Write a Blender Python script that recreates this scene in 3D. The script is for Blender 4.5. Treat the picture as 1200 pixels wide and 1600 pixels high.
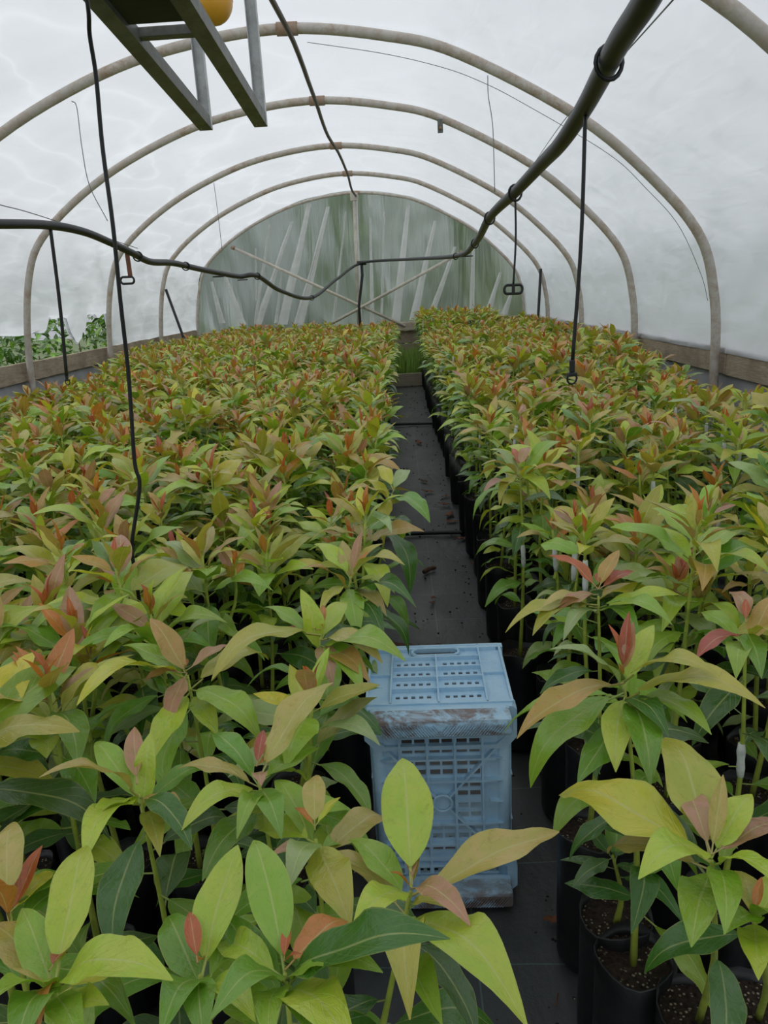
import bpy, bmesh, math, random
import numpy as np
from mathutils import Vector, Matrix, noise

random.seed(11)
scene = bpy.context.scene
for o in list(bpy.data.objects):
    bpy.data.objects.remove(o)
COL = scene.collection

# ------------------------------------------------------------------ camera
F, CX, CY = 1156.0, 600.0, 800.0
VPX, VPY, ROLL, EYE = 620.0, 455.0, math.radians(2.7), 1.43
_d = np.array([VPX - CX, CY - VPY, F]); _d /= np.linalg.norm(_d)
_u = np.array([-math.sin(ROLL), math.cos(ROLL), 0.0]); _u -= _u.dot(_d) * _d; _u /= np.linalg.norm(_u)
_x = np.cross(_u, _d)
if _x[0] < 0: _x = -_x
CM = np.array([_x, _d, _u])
EYEP = np.array([0, 0, EYE])
cam_data = bpy.data.cameras.new('camera')
cam = bpy.data.objects.new('camera', cam_data); COL.objects.link(cam)
cam_data.sensor_fit = 'VERTICAL'; cam_data.sensor_height = 36.0; cam_data.sensor_width = 27.0
cam_data.lens = F / 1600.0 * 36.0
cam_data.clip_start = 0.02; cam_data.clip_end = 200
_r, _up, _f = CM[:, 0], CM[:, 1], CM[:, 2]
cam.matrix_world = Matrix(((_r[0], _up[0], -_f[0], 0), (_r[1], _up[1], -_f[1], 0), (_r[2], _up[2], -_f[2], EYE), (0, 0, 0, 1)))
scene.camera = cam

# ------------------------------------------------------------------ world, sun, exposure
world = bpy.data.worlds.new('overcast_sky'); scene.world = world
world.use_nodes = True
bg = world.node_tree.nodes['Background']
bg.inputs[0].default_value = (0.86, 0.90, 0.96, 1)
_t = world.node_tree            # standard overcast sky: three times as bright at the zenith as at the horizon
_c = _t.nodes.new('ShaderNodeTexCoord'); _s = _t.nodes.new('ShaderNodeSeparateXYZ'); _m = _t.nodes.new('ShaderNodeMath'); _m.operation = 'MULTIPLY_ADD'; _k = _t.nodes.new('ShaderNodeMath'); _k.operation = 'MAXIMUM'
_t.links.new(_c.outputs['Generated'], _s.inputs[0]); _t.links.new(_s.outputs[2], _k.inputs[0]); _k.inputs[1].default_value = 0.0
_t.links.new(_k.outputs[0], _m.inputs[0]); _m.inputs[1].default_value = 1.0; _m.inputs[2].default_value = 0.5
_t.links.new(_m.outputs[0], bg.inputs[1])
sun_d = bpy.data.lights.new('veiled_sun', 'SUN'); sun_d.energy = 1.5; sun_d.angle = math.radians(50); sun_d.color = (1, 0.97, 0.92)
sun = bpy.data.objects.new('veiled_sun', sun_d); COL.objects.link(sun)
sun.rotation_euler = (math.radians(8), math.radians(-22), 0)
vs = scene.view_settings
scene.display_settings.display_device = 'sRGB'
vs.view_transform = 'Standard'; vs.look = 'None'; vs.gamma = 1.0; vs.use_curve_mapping = False
EXPOSURE = 0.06
vs.exposure = EXPOSURE

# ------------------------------------------------------------------ helpers
def ray(px, py):
    return CM @ np.array([px - CX, CY - py, F])
def at_y(px, py, Y):
    r = ray(px, py); return Vector(r * Y / r[1] + EYEP)
def at_z(px, py, z):
    r = ray(px, py); return Vector(r * (z - EYE) / r[2] + EYEP)
def at_x(px, py, X):
    r = ray(px, py); return Vector(r * X / r[0] + EYEP)
def proj(p):
    c = CM.T @ (np.array(p) - EYEP)
    if c[2] < 0.05: return (-9999, -9999, c[2])
    return (CX + F * c[0] / c[2], CY - F * c[1] / c[2], c[2])
def srgb(r, g, b):
    def c(v):
        v /= 255.0
        return v / 12.92 if v <= 0.04045 else ((v + 0.055) / 1.055) ** 2.4
    return (c(r), c(g), c(b), 1.0)

def tag(o, label=None, cat=None, group=None, kind=None):
    if label: o['label'] = label
    if cat: o['category'] = cat
    if group: o['group'] = group
    if kind: o['kind'] = kind
    return o
def empty(name, loc=(0, 0, 0)):
    o = bpy.data.objects.new(name, None); COL.objects.link(o)
    o.location = loc; o.empty_display_size = 0.05
    return o
def obj(name, me, mat=None, parent=None, loc=None, smooth=False):
    if isinstance(me, bmesh.types.BMesh):
        bm = me; me = bpy.data.meshes.new(name); bm.normal_update(); bm.to_mesh(me); bm.free()
        if smooth:
            me.polygons.foreach_set('use_smooth', [True] * len(me.polygons))
    if mat and not me.materials: me.materials.append(mat)
    o = bpy.data.objects.new(name, me); COL.objects.link(o)
    if parent: o.parent = parent
    if loc is not None: o.location = loc
    return o
def BM(): return bmesh.new()
def add_box(bm, c, s, rot=None):
    m = Matrix.Translation(Vector(c)) @ (rot.to_4x4() if rot else Matrix()) @ Matrix.Diagonal((s[0], s[1], s[2], 1))
    return bmesh.ops.create_cube(bm, size=1.0, matrix=m)['verts']
def bevel_all(bm, off, seg=1):
    bmesh.ops.bevel(bm, geom=list(bm.edges), offset=off, segments=seg, affect='EDGES', profile=0.6)
def catmull(pts, n):
    P = [Vector(p) for p in pts]; P = [P[0] * 2 - P[1]] + P + [P[-1] * 2 - P[-2]]
    out = []
    for i in range(1, len(P) - 2):
        a, b, c, d = P[i - 1:i + 3]
        for k in range(n):
            t = k / n
            out.append(0.5 * ((2 * b) + (c - a) * t + (2 * a - 5 * b + 4 * c - d) * t * t + (3 * b - a - 3 * c + d) * t ** 3))
    out.append(P[-2]); return out
def add_tube(bm, pts, rad, sides=8, cap=True, closed=False):
    pts = [Vector(p) for p in pts]; n = len(pts)
    rads = rad if isinstance(rad, (list, tuple)) else [rad] * n
    rings = []; nrm = None
    for i, p in enumerate(pts):
        if closed: t = pts[(i + 1) % n] - pts[i - 1]
        else: t = pts[min(i + 1, n - 1)] - pts[max(i - 1, 0)]
        t.normalize()
        if nrm is None:
            nrm = t.orthogonal().normalized()
        else:
            nrm = nrm - t * nrm.dot(t)
            nrm = nrm.normalized() if nrm.length > 1e-6 else t.orthogonal().normalized()
        b = t.cross(nrm)
        rings.append([bm.verts.new(p + (nrm * math.cos(2 * math.pi * k / sides) + b * math.sin(2 * math.pi * k / sides)) * rads[i]) for k in range(sides)])
    m = n if closed else n - 1
    for i in range(m):
        r0, r1 = rings[i], rings[(i + 1) % n]
        for k in range(sides):
            bm.faces.new((r0[k], r0[(k + 1) % sides], r1[(k + 1) % sides], r1[k]))
    if cap and not closed:
        bm.faces.new(rings[0][::-1]); bm.faces.new(rings[-1])
def tube(name, pts, rad, mat, parent=None, sides=8, closed=False, loc=None):
    bm = BM(); add_tube(bm, pts, rad, sides, True, closed)
    return obj(name, bm, mat, parent, loc, smooth=True)
def box(name, c, s, mat, parent=None, bev=0.0, rot=None):
    bm = BM(); add_box(bm, c, s, rot)
    if bev: bevel_all(bm, bev)
    return obj(name, bm, mat, parent)

# ------------------------------------------------------------------ materials
class N:
    def __init__(s, name):
        s.m = bpy.data.materials.new(name); s.m.use_nodes = True
        s.t = s.m.node_tree; s.t.nodes.clear()
        s.out = s.n('ShaderNodeOutputMaterial')
    def n(s, typ, **kw):
        nd = s.t.nodes.new(typ)
        for k, v in kw.items(): setattr(nd, k, v)
        return nd
    def l(s, a, b): s.t.links.new(a, b)
    def val(s, node, i, v):
        if hasattr(v, 'links') or isinstance(v, bpy.types.NodeSocket): s.l(v, node.inputs[i])
        else: node.inputs[i].default_value = v
    def coord(s, kind='Object', scale=None):
        c = s.n('ShaderNodeTexCoord').outputs[kind]
        if scale is not None:
            m = s.n('ShaderNodeMapping'); m.inputs['Scale'].default_value = scale
            s.l(c, m.inputs[0]); c = m.outputs[0]
        return c
    def noise(s, vec, scale, detail=3, rough=0.6, dist=0.0):
        t = s.n('ShaderNodeTexNoise'); s.l(vec, t.inputs['Vector'])
        t.inputs['Scale'].default_value = scale; t.inputs['Detail'].default_value = detail
        t.inputs['Roughness'].default_value = rough; t.inputs['Distortion'].default_value = dist
        return t.outputs['Fac']
    def ramp(s, fac, stops):
        r = s.n('ShaderNodeValToRGB'); s.l(fac, r.inputs[0])
        e = r.color_ramp.elements
        while len(e) < len(stops): e.new(0.5)
        for i, (p, c) in enumerate(stops):
            e[i].position = p; e[i].color = c if not isinstance(c, (int, float)) else (c, c, c, 1)
        return r.outputs[0]
    def mix(s, fac, a, b, blend='MIX'):
        m = s.n('ShaderNodeMix', data_type='RGBA', blend_type=blend)
        s.val(m, 0, fac); s.val(m, 6, a); s.val(m, 7, b)
        return m.outputs[2]
    def math(s, op, a, b=0.0, c=0.0):
        m = s.n('ShaderNodeMath', operation=op); s.val(m, 0, a); s.val(m, 1, b); s.val(m, 2, c)
        return m.outputs[0]
    def bump(s, h, strength=0.3, dist=0.01):
        b = s.n('ShaderNodeBump'); s.l(h, b.inputs['Height'])
        b.inputs['Strength'].default_value = strength; b.inputs['Distance'].default_value = dist
        return b.outputs[0]
    def bsdf(s, color, rough=0.5, metal=0.0, normal=None, spec=0.5, connect=True):
        p = s.n('ShaderNodeBsdfPrincipled')
        s.val(p, 'Base Color', color); s.val(p, 'Roughness', rough); s.val(p, 'Metallic', metal)
        p.inputs['Specular IOR Level'].default_value = spec
        if normal is not None: s.l(normal, p.inputs['Normal'])
        if connect: s.l(p.outputs[0], s.out.inputs[0])
        return p.outputs[0]

def mat_leaf(name, stuff):
    g = N(name)
    if stuff:
        a = g.n('ShaderNodeAttribute'); a.attribute_name = 'tint'; col = a.outputs['Color']
        rnd = None
    else:
        oi = g.n('ShaderNodeObjectInfo'); col = oi.outputs['Color']; rnd = oi.outputs['Random']
    uv = g.coord('UV')
    sep = g.n('ShaderNodeSeparateXYZ'); g.l(uv, sep.inputs[0])
    au = g.math('ABSOLUTE', g.math('SUBTRACT', sep.outputs[0], 0.5))
    # mottled bronze / green patches of the leaf itself
    comb = g.n('ShaderNodeCombineXYZ')
    g.l(sep.outputs[0], comb.inputs[0]); g.l(g.math('MULTIPLY', sep.outputs[1], 2.4), comb.inputs[1])
    if rnd is not None: g.l(g.math('MULTIPLY', rnd, 37.0), comb.inputs[2])
    else: g.l(g.math('MULTIPLY', sep.outputs[1], 3.0), comb.inputs[2])
    ns = g.noise(comb.outputs[0], 1.7, 4, 0.6, 0.5)
    pat = g.ramp(g.math('SUBTRACT', ns, g.math('MULTIPLY', sep.outputs[1], 0.22)), [(0.30, 0.0), (0.48, 1.0)])
    warm = g.mix(1.0, col, (0.80, 0.97, 0.62, 1), 'MULTIPLY')
    c = g.mix(g.math('MULTIPLY', pat, 0.75), col, warm)
    n3 = g.noise(comb.outputs[0], 6.0, 4, 0.7, 0.3)
    c = g.mix(g.ramp(n3, [(0.56, 0.0), (0.74, 0.55)]), c, g.mix(1.0, col, (0.62, 0.55, 0.42, 1), 'MULTIPLY'))
    edge = g.ramp(au, [(0.465, 0.0), (0.49, 1.0)])
    c = g.mix(g.math('MULTIPLY', edge, 0.35), c, (0.46, 0.44, 0.10, 1))
    # pale midrib and faint side veins
    mid = g.ramp(au, [(0.012, 1.0), (0.035, 0.0)])
    lite = g.mix(0.65, col, (0.60, 0.62, 0.24, 1))
    c = g.mix(g.math('MULTIPLY', mid, 0.7), c, lite)
    vw = g.math('SUBTRACT', g.math('MULTIPLY', sep.outputs[1], 7.0), g.math('MULTIPLY', au, 4.5))
    fr = g.math('ABSOLUTE', g.math('SUBTRACT', g.math('FRACT', vw), 0.5))
    vein = g.ramp(fr, [(0.0, 1.0), (0.06, 0.0)])
    c = g.mix(g.math('MULTIPLY', vein, 0.22), c, lite)
    nrm = g.bump(g.math('ADD', g.math('MULTIPLY', vein, -0.10), g.math('ADD', g.math('MULTIPLY', ns, 1.5), g.math('MULTIPLY', n3, 0.35))), 0.40, 0.006)
    b = g.bsdf(c, 0.27, 0, nrm, 0.85, connect=False)
    tr = g.n('ShaderNodeBsdfTranslucent'); g.l(g.mix(1.0, c, (1.0, 1.0, 0.55, 1), 'MULTIPLY'), tr.inputs[0])
    mx = g.n('ShaderNodeMixShader'); mx.inputs[0].default_value = 0.27
    g.l(b, mx.inputs[1]); g.l(tr.outputs[0], mx.inputs[2]); g.l(mx.outputs[0], g.out.inputs[0])
    return g.m

def mat_simple(name, color, rough=0.5, metal=0.0, var=0.25, nscale=30, bump=0.0, spec=0.5, coords='Object'):
    g = N(name); v = g.coord(coords)
    ns = g.noise(v, nscale, 4)
    dark = tuple(c * (1 - var) for c in color[:3]) + (1,)
    lite = tuple(min(1, c * (1 + var)) for c in color[:3]) + (1,)
    c = g.ramp(ns, [(0.3, dark), (0.7, lite)])
    g.bsdf(c, rough, metal, g.bump(ns, bump, 0.005) if bump else None, spec)
    return g.m

def mat_film(name, diff, trans, clear, tint=(0.95, 0.96, 0.97)):
    g = N(name); v = g.coord('Object')
    w1 = g.noise(g.coord('Object', (0.45, 1.1, 1.5)), 1.3, 2, 0.45, 0.5)
    w2 = g.noise(g.coord('Object', (1.5, 0.5, 2.6)), 4.0, 2, 0.5, 0.6)
    h = g.math('ADD', w1, g.math('MULTIPLY', w2, 0.10))
    nrm = g.bump(h, 0.5, 0.14)
    st = g.ramp(g.noise(g.coord('Object', (1.0, 4.0, 1.0)), 2.3, 5, 0.7, 0.6), [(0.70, 0.0), (0.80, 1.0)])
    col = g.mix(g.math('MULTIPLY', st, 0.35), tuple(t * 1 for t in tint) + (1,), (0.62, 0.53, 0.40, 1))
    # creases of the slack sheet: doubled film passes less light, stretched film more
    mp = g.n('ShaderNodeMapping'); mp.inputs['Rotation'].default_value = (0.6, 0, 0.3); mp.inputs['Scale'].default_value = (0.4, 0.45, 3.8); g.l(v, mp.inputs[0])
    cn = g.noise(mp.outputs[0], 1.3, 1, 0.4, 0.2)
    cr = g.ramp(cn, [(0.34, 0.90), (0.46, 0.94), (0.50, 1.0), (0.54, 0.94), (0.66, 0.90)])
    sx = g.n('ShaderNodeSeparateXYZ'); g.l(v, sx.inputs[0])
    slack = g.ramp(g.math('MULTIPLY_ADD', sx.outputs[0], -0.25, 0.0), [(0.0, 0.25), (0.45, 1.0)])
    col = g.mix(slack, col, g.mix(1, col, cr, 'MULTIPLY'))
    d = g.n('ShaderNodeBsdfDiffuse'); g.l(g.mix(1, col, (0.85, 0.85, 0.85, 1), 'MULTIPLY'), d.inputs[0]); g.l(nrm, d.inputs['Normal'])
    t = g.n('ShaderNodeBsdfTranslucent'); g.l(col, t.inputs[0]); g.l(nrm, t.inputs['Normal'])
    tr = g.n('ShaderNodeBsdfTransparent')
    gl = g.n('ShaderNodeBsdfGlossy'); gl.inputs['Roughness'].default_value = 0.35; g.l(nrm, gl.inputs['Normal'])
    s = diff + trans
    m1 = g.n('ShaderNodeMixShader'); m1.inputs[0].default_value = trans / s
    g.l(d.outputs[0], m1.inputs[1]); g.l(t.outputs[0], m1.inputs[2])
    m2 = g.n('ShaderNodeMixShader'); m2.inputs[0].default_value = 0.04
    g.l(m1.outputs[0], m2.inputs[1]); g.l(gl.outputs[0], m2.inputs[2])
    m3 = g.n('ShaderNodeMixShader'); m3.inputs[0].default_value = clear
    g.l(m2.outputs[0], m3.inputs[1]); g.l(tr.outputs[0], m3.inputs[2])
    g.l(m3.outputs[0], g.out.inputs[0])
    return g.m

def mat_frosted(name, tint):
    g = N(name)
    w1 = g.noise(g.coord('Object', (4.0, 1, 0.35)), 2.2, 4, 0.6, 0.8)
    nrm = g.bump(w1, 0.5, 0.05)
    rf = g.n('ShaderNodeBsdfRefraction'); rf.inputs['Color'].default_value = (0.86, 0.90, 0.89, 1); rf.inputs['Roughness'].default_value = 0.42; rf.inputs['IOR'].default_value = 1.35
    g.l(nrm, rf.inputs['Normal'])
    d = g.n('ShaderNodeBsdfDiffuse'); d.inputs[0].default_value = tint; g.l(nrm, d.inputs['Normal'])
    t = g.n('ShaderNodeBsdfTranslucent'); t.inputs[0].default_value = tint; g.l(nrm, t.inputs['Normal'])
    m1 = g.n('ShaderNodeMixShader'); m1.inputs[0].default_value = 0.5
    g.l(d.outputs[0], m1.inputs[1]); g.l(t.outputs[0], m1.inputs[2])
    m2 = g.n('ShaderNodeMixShader')
    g.l(g.ramp(w1, [(0.45, 0.10), (0.68, 0.42)]), m2.inputs[0])
    g.l(rf.outputs[0], m2.inputs[1]); g.l(m1.outputs[0], m2.inputs[2]); g.l(m2.outputs[0], g.out.inputs[0])
    return g.m

def mat_cloth():
    g = N('black_ground_cloth'); v = g.coord('Object')
    sep = g.n('ShaderNodeSeparateXYZ'); g.l(v, sep.inputs[0])
    def line(axis, period, off, wid):
        f = g.math('FRACT', g.math('ADD', g.math('DIVIDE', sep.outputs[axis], period), off))
        return g.math('LESS_THAN', g.math('ABSOLUTE', g.math('SUBTRACT', f, 0.5)), wid)
    ln = g.math('MAXIMUM', line(0, 0.32, 0.16, 0.006), line(1, 0.30, 0.2, 0.006))
    big = g.noise(g.coord('Object', (1, 0.6, 1)), 3.0, 5, 0.65, 0.4)
    base = g.ramp(big, [(0.3, (0.030, 0.031, 0.033, 1)), (0.7, (0.085, 0.087, 0.091, 1))])
    c = g.mix(g.math('MULTIPLY', ln, 0.8), base, (0.11, 0.17, 0.15, 1))
    dirt = g.ramp(g.noise(v, 7.0, 6, 0.7, 0.3), [(0.56, 0.0), (0.72, 1.0)])
    c = g.mix(g.math('MULTIPLY', dirt, 0.55), c, (0.075, 0.062, 0.052, 1))
    wet = g.ramp(big, [(0.35, 0.40), (0.65, 0.62)])
    fine = g.noise(v, 260.0, 2)
    nrm = g.bump(g.math('ADD', g.math('MULTIPLY', big, 3.0), g.math('MULTIPLY', fine, 0.15)), 0.4, 0.01)
    g.bsdf(c, wet, 0, nrm, 0.8)
    return g.m

def mat_wood(name, a, b, axis_scale=(1, 1, 1)):
    g = N(name); v = g.coord('Object', axis_scale)
    n1 = g.noise(v, 9.0, 6, 0.7, 1.2)
    n2 = g.noise(g.coord('Object'), 3.0, 3)
    c = g.ramp(n1, [(0.28, a), (0.72, b)])
    c = g.mix(g.ramp(n2, [(0.45, 0.0), (0.75, 0.6)]), c, tuple(x * 0.45 for x in a[:3]) + (1,))
    g.bsdf(c, 0.85, 0, g.bump(n1, 0.5, 0.01), 0.2)
    return g.m

def mat_metal_rust(name, base, rust, amount=0.6, rough=0.5, metal=0.35):
    g = N(name); v = g.coord('Object')
    n1 = g.noise(v, 14.0, 6, 0.75, 0.4); n2 = g.noise(v, 2.0, 3)
    f = g.math('MULTIPLY', g.ramp(n1, [(amount - 0.12, 0.0), (amount + 0.12, 1.0)]), g.ramp(n2, [(0.3, 0.3), (0.7, 1.0)]))
    c = g.mix(f, g.ramp(n2, [(0.2, tuple(x * 0.8 for x in base[:3]) + (1,)), (0.8, base)]), rust)
    g.bsdf(c, rough, metal, g.bump(n1, 0.3, 0.003), 0.4)
    return g.m

def mat_crate():
    g = N('blue_crate_plastic'); v = g.coord('Object')
    n1 = g.noise(v, 16.0, 5, 0.7, 0.5); n2 = g.noise(v, 90.0, 3, 0.7)
    base = g.ramp(n1, [(0.3, srgb(166, 206, 234)), (0.7, srgb(192, 222, 242))])
    # ground-in brown dirt, heaviest on the two stacking bars of the base
    sp = g.n('ShaderNodeSeparateXYZ'); g.l(v, sp.inputs[0])
    bar = g.math('MULTIPLY', g.ramp(g.math('ABSOLUTE', g.math('SUBTRACT', sp.outputs[2], 0.26)), [(0.19, 0.0), (0.225, 1.0)]), g.math('LESS_THAN', sp.outputs[1], -0.02))
    d = g.ramp(g.noise(g.coord('Object', (1, 1, 1.6)), 11.0, 6, 0.75, 0.6), [(0.42, 0.0), (0.56, 1.0)])
    speck = g.ramp(n2, [(0.62, 0.0), (0.70, 1.0)])
    top = g.ramp(sp.outputs[2], [(0.50, 0.25), (0.52, 0.4)])
    f = g.math('MINIMUM', g.math('ADD', g.math('MULTIPLY', d, g.math('MULTIPLY', bar, 0.85)), g.math('MULTIPLY', speck, g.math('MULTIPLY', top, 0.8))), 0.92)
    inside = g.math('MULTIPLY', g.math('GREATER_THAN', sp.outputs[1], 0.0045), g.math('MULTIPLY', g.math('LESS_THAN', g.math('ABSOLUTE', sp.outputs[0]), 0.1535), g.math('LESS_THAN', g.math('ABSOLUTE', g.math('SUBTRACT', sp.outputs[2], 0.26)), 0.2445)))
    f = g.math('MAXIMUM', f, g.math('MULTIPLY', inside, 0.85))      # inner faces turned mostly brown
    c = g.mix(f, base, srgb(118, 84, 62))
    g.bsdf(c, 0.5, 0, g.bump(n2, 0.12, 0.002), 0.45)
    return g.m

def mat_soil():
    g = N('potting_mix'); v = g.coord('Object')
    n1 = g.noise(v, 120.0, 4, 0.7)
    c = g.ramp(n1, [(0.3, (0.012, 0.009, 0.007, 1)), (0.6, (0.05, 0.034, 0.024, 1))])
    vo = g.n('ShaderNodeTexVoronoi'); g.l(v, vo.inputs['Vector']); vo.inputs['Scale'].default_value = 130
    p = g.ramp(vo.outputs['Distance'], [(0.20, 1.0), (0.34, 0.0)])
    p = g.math('MULTIPLY', p, g.ramp(g.noise(v, 25.0, 2), [(0.45, 0.0), (0.6, 1.0)]))
    c = g.mix(p, c, (0.50, 0.43, 0.30, 1))
    g.bsdf(c, 0.9, 0, g.bump(g.math('ADD', n1, p), 0.8, 0.008), 0.2)
    return g.m

M = {}
M['leaf'] = mat_leaf('sapling_leaf', False)
M['leaf_far'] = mat_leaf('sapling_leaf_mass', True)
M['stem'] = mat_simple('green_stem', srgb(164, 178, 70), 0.5, var=0.25, nscale=25)
M['bag'] = mat_simple('black_bag_film', (0.012, 0.012, 0.013, 1), 0.42, var=0.4, nscale=14, bump=0.5)
M['soil'] = mat_soil()
M['perlite'] = mat_simple('perlite_grain', srgb(205, 190, 150), 0.9, var=0.2)
M['tape'] = mat_simple('white_graft_tape', srgb(222, 224, 222), 0.5, var=0.18, nscale=60, bump=0.5)
M['film'] = mat_film('milky_polythene', 0.42, 0.58, 0.03, (0.86, 0.885, 0.92))
M['film_end'] = mat_frosted('clear_polythene', (0.62, 0.68, 0.64, 1))
M['film_fold'] = mat_film('folded_polythene', 0.75, 0.25, 0.12, (1.0, 1.0, 1.0))
M['cloth'] = mat_cloth()
M['pipe_grey'] = mat_metal_rust('weathered_hoop_pipe', srgb(206, 200, 192), srgb(160, 134, 110), 0.52, 0.55, 0.0)
M['purlin'] = mat_metal_rust('dark_ridge_pipe', srgb(96, 92, 90), srgb(104, 74, 56), 0.55, 0.55, 0.3)
M['rust'] = mat_metal_rust('rusty_joint', srgb(170, 150, 132), srgb(150, 104, 70), 0.52, 0.8, 0.0)
M['galv'] = mat_metal_rust('galvanised_channel', srgb(122, 124, 118), srgb(84, 84, 76), 0.5, 0.5, 0.3)  # base colour darkened to stand in for shade under the rack rails
M['galv_bright'] = mat_metal_rust('bright_galvanised_strip', srgb(196, 198, 198), srgb(150, 152, 150), 0.55, 0.45, 0.3)
M['tray'] = mat_simple('dark_tray_board', (0.022, 0.022, 0.02, 1), 0.7, var=0.3, nscale=18)
M['ball'] = mat_simple('amber_plastic', srgb(226, 166, 52), 0.35, var=0.1, nscale=5)
M['black'] = mat_simple('black_polypipe', (0.009, 0.0095, 0.011, 1), 0.45, var=0.3, nscale=30)
M['cable'] = mat_simple('black_cable_sheath', (0.010, 0.010, 0.011, 1), 0.45, var=0.3, nscale=30)
M['wire'] = mat_simple('thin_dull_wire', (0.16, 0.16, 0.17, 1), 0.5, 0.5)
M['strap'] = mat_simple('brown_strap', srgb(120, 76, 58), 0.7)
M['wood'] = mat_wood('weathered_board', srgb(142, 126, 108), srgb(196, 180, 158), (6, 0.6, 6))
M['wood_end'] = mat_wood('pale_beam_wood', srgb(168, 154, 134), srgb(204, 192, 172), (0.6, 6, 6))
M['pole_white'] = mat_wood('pale_brace_pole', srgb(186, 178, 164), srgb(222, 216, 204), (3, 3, 1))
M['sheet'] = mat_simple('grey_wall_sheet', srgb(176, 176, 182), 0.6, var=0.25, nscale=3, bump=0.5)
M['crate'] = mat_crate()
M['dead'] = mat_simple('dry_leaf', srgb(128, 78, 54), 0.8, var=0.35, nscale=40)
M['twig'] = mat_simple('dry_twig', srgb(96, 66, 52), 0.85, var=0.3, nscale=40)
M['grass'] = mat_simple('fresh_grass', srgb(150, 186, 84), 0.6, var=0.3, nscale=4)
M['soilground'] = mat_simple('outside_ground', srgb(84, 96, 58), 0.9, var=0.3, nscale=2)
M['bark'] = mat_simple('grey_bark', srgb(84, 72, 60), 0.9, var=0.3, nscale=20, bump=0.5)

# ------------------------------------------------------------------ tunnel shell
PROF = catmull([(-3.78, 0, 0.0), (-3.77, 0, 0.95), (-3.62, 0, 1.75), (-3.36, 0, 2.17), (-2.72, 0, 2.62), (-1.95, 0, 2.95),
                (-1.3, 0, 3.10), (-0.65, 0, 3.15), (0.0, 0, 3.07), (0.5, 0, 2.93), (1.31, 0, 2.50), (1.85, 0, 2.06),
                (2.18, 0, 1.68), (2.30, 0, 1.30), (2.34, 0, 0.9), (2.35, 0, 0.0)], 6)
HOOP_Y = [-3.15, -0.95, 1.25, 3.45, 5.65, 7.6, 9.8, 12.0, 14.25]
Y0, Y1 = -5.0, 14.46
XC = -0.7
def prof_out(p, off):
    d = Vector((p.x - XC, 0, max(p.z - 1.6, 0)))
    return p + d.normalized() * off

# floor: ground cloth with soft creases, raised slightly along the walkway
bm = BM()
nx, ny = 62, 150
grid = []
for j in range(ny + 1):
    y = -2.0 + (14.3 + 2.0) * j / ny
    row = []
    for i in range(nx + 1):
        x = -3.8 + 6.2 * i / nx
        z = (0.016 if 3.2 < y < 6.0 else 0.008) * noise.noise(Vector((x * 5, y * 3.2, 0))) + 0.006 * noise.noise(Vector((x * 13, y * 7, 4)))
        row.append(bm.verts.new((x, y, z - 0.012)))
    grid.append(row)
for j in range(ny):
    for i in range(nx):
        bm.faces.new((grid[j][i], grid[j][i + 1], grid[j + 1][i + 1], grid[j + 1][i]))
fl = obj('floor', bm, M['cloth'], smooth=True)
tag(fl, 'black woven ground cloth with thin green guide threads', kind='structure')

bm = BM(); add_box(bm, (0, 10, -0.09), (60, 60, 0.1))
tag(obj('ground', bm, M['soilground']), 'grassy ground outside the tunnel', kind='structure')

# roof film, left hem torn open between the hoops
def hem(y):
    n = noise.noise(Vector((y * 1.7, 3, 0)))
    if y < 8.25: return 1.20 + 0.05 * n
    if y < 10.1:
        r = 1.36 + 0.10 * noise.noise(Vector((y * 7.0, 0, 0)))
        k = abs(y - 9.05)
        if k < 0.22: r = 1.02 + 0.9 * k
        return r
    return 0.90
bm = BM(); rows = []
ys = []
y = Y0
while y < Y1 + 1e-6:
    ys.append(y); y += 0.06 if 3.0 < y < 13.0 else 0.16
ys.append(Y1)
prof_film = [p for p in PROF]
for y in ys:
    row = []
    hz = hem(y)
    # distance to nearest hoop, film bellies in slightly between hoops
    dh = min(abs(y - h) for h in HOOP_Y)
    for i, p in enumerate(prof_film):
        q = prof_out(p, 0.055)
        wr = 0.016 * noise.noise(Vector((q.x * 2.0, y * 1.4, q.z * 2.5))) + 0.010 * noise.noise(Vector((q.x * 5, y * 4.0 + q.z * 3, q.z * 6)))
        if p.x < -0.9:          # slack, diagonally creased film on this side
            k = min(1.0, (-0.9 - p.x) / 1.2)
            wr += k * 0.030 * (1 - abs(noise.noise(Vector((y * 1.5 + q.z * 2.4, y * 0.5 - q.z * 0.6, 8.0)))) * 2.2) + k * 0.014 * noise.noise(Vector((y * 5.0 - q.z * 3.0, q.z * 2.0, 3.0)))
        q = prof_out(p, 0.05 + abs(wr) * 1.3 - 0.012 * min(dh, 0.9))
        z = q.z
        if p.x < -3.3: z = max(z, hz) if z < 1.75 else z
        elif p.x > 2.25: z = max(z, 0.86)
        row.append(bm.verts.new((q.x - (0.03 if p.x < -3.3 and z == hz else 0), y, z)))
    rows.append(row)
for a, b in zip(rows[:-1], rows[1:]):
    for i in range(len(a) - 1):
        try: bm.faces.new((a[i], a[i + 1], b[i + 1], b[i]))
        except ValueError: pass
bmesh.ops.dissolve_degenerate(bm, dist=0.0005, edges=bm.edges)
cov = obj('ceiling', bm, M['film'], smooth=True)
tag(cov, 'milky white polythene cover stretched over the tunnel hoops', kind='structure')

def prof_z(x):
    for a, b in zip(PROF[:-1], PROF[1:]):
        if a.x <= x <= b.x and b.x > a.x: return a.z + (b.z - a.z) * (x - a.x) / (b.x - a.x)
    return 0.9
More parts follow.
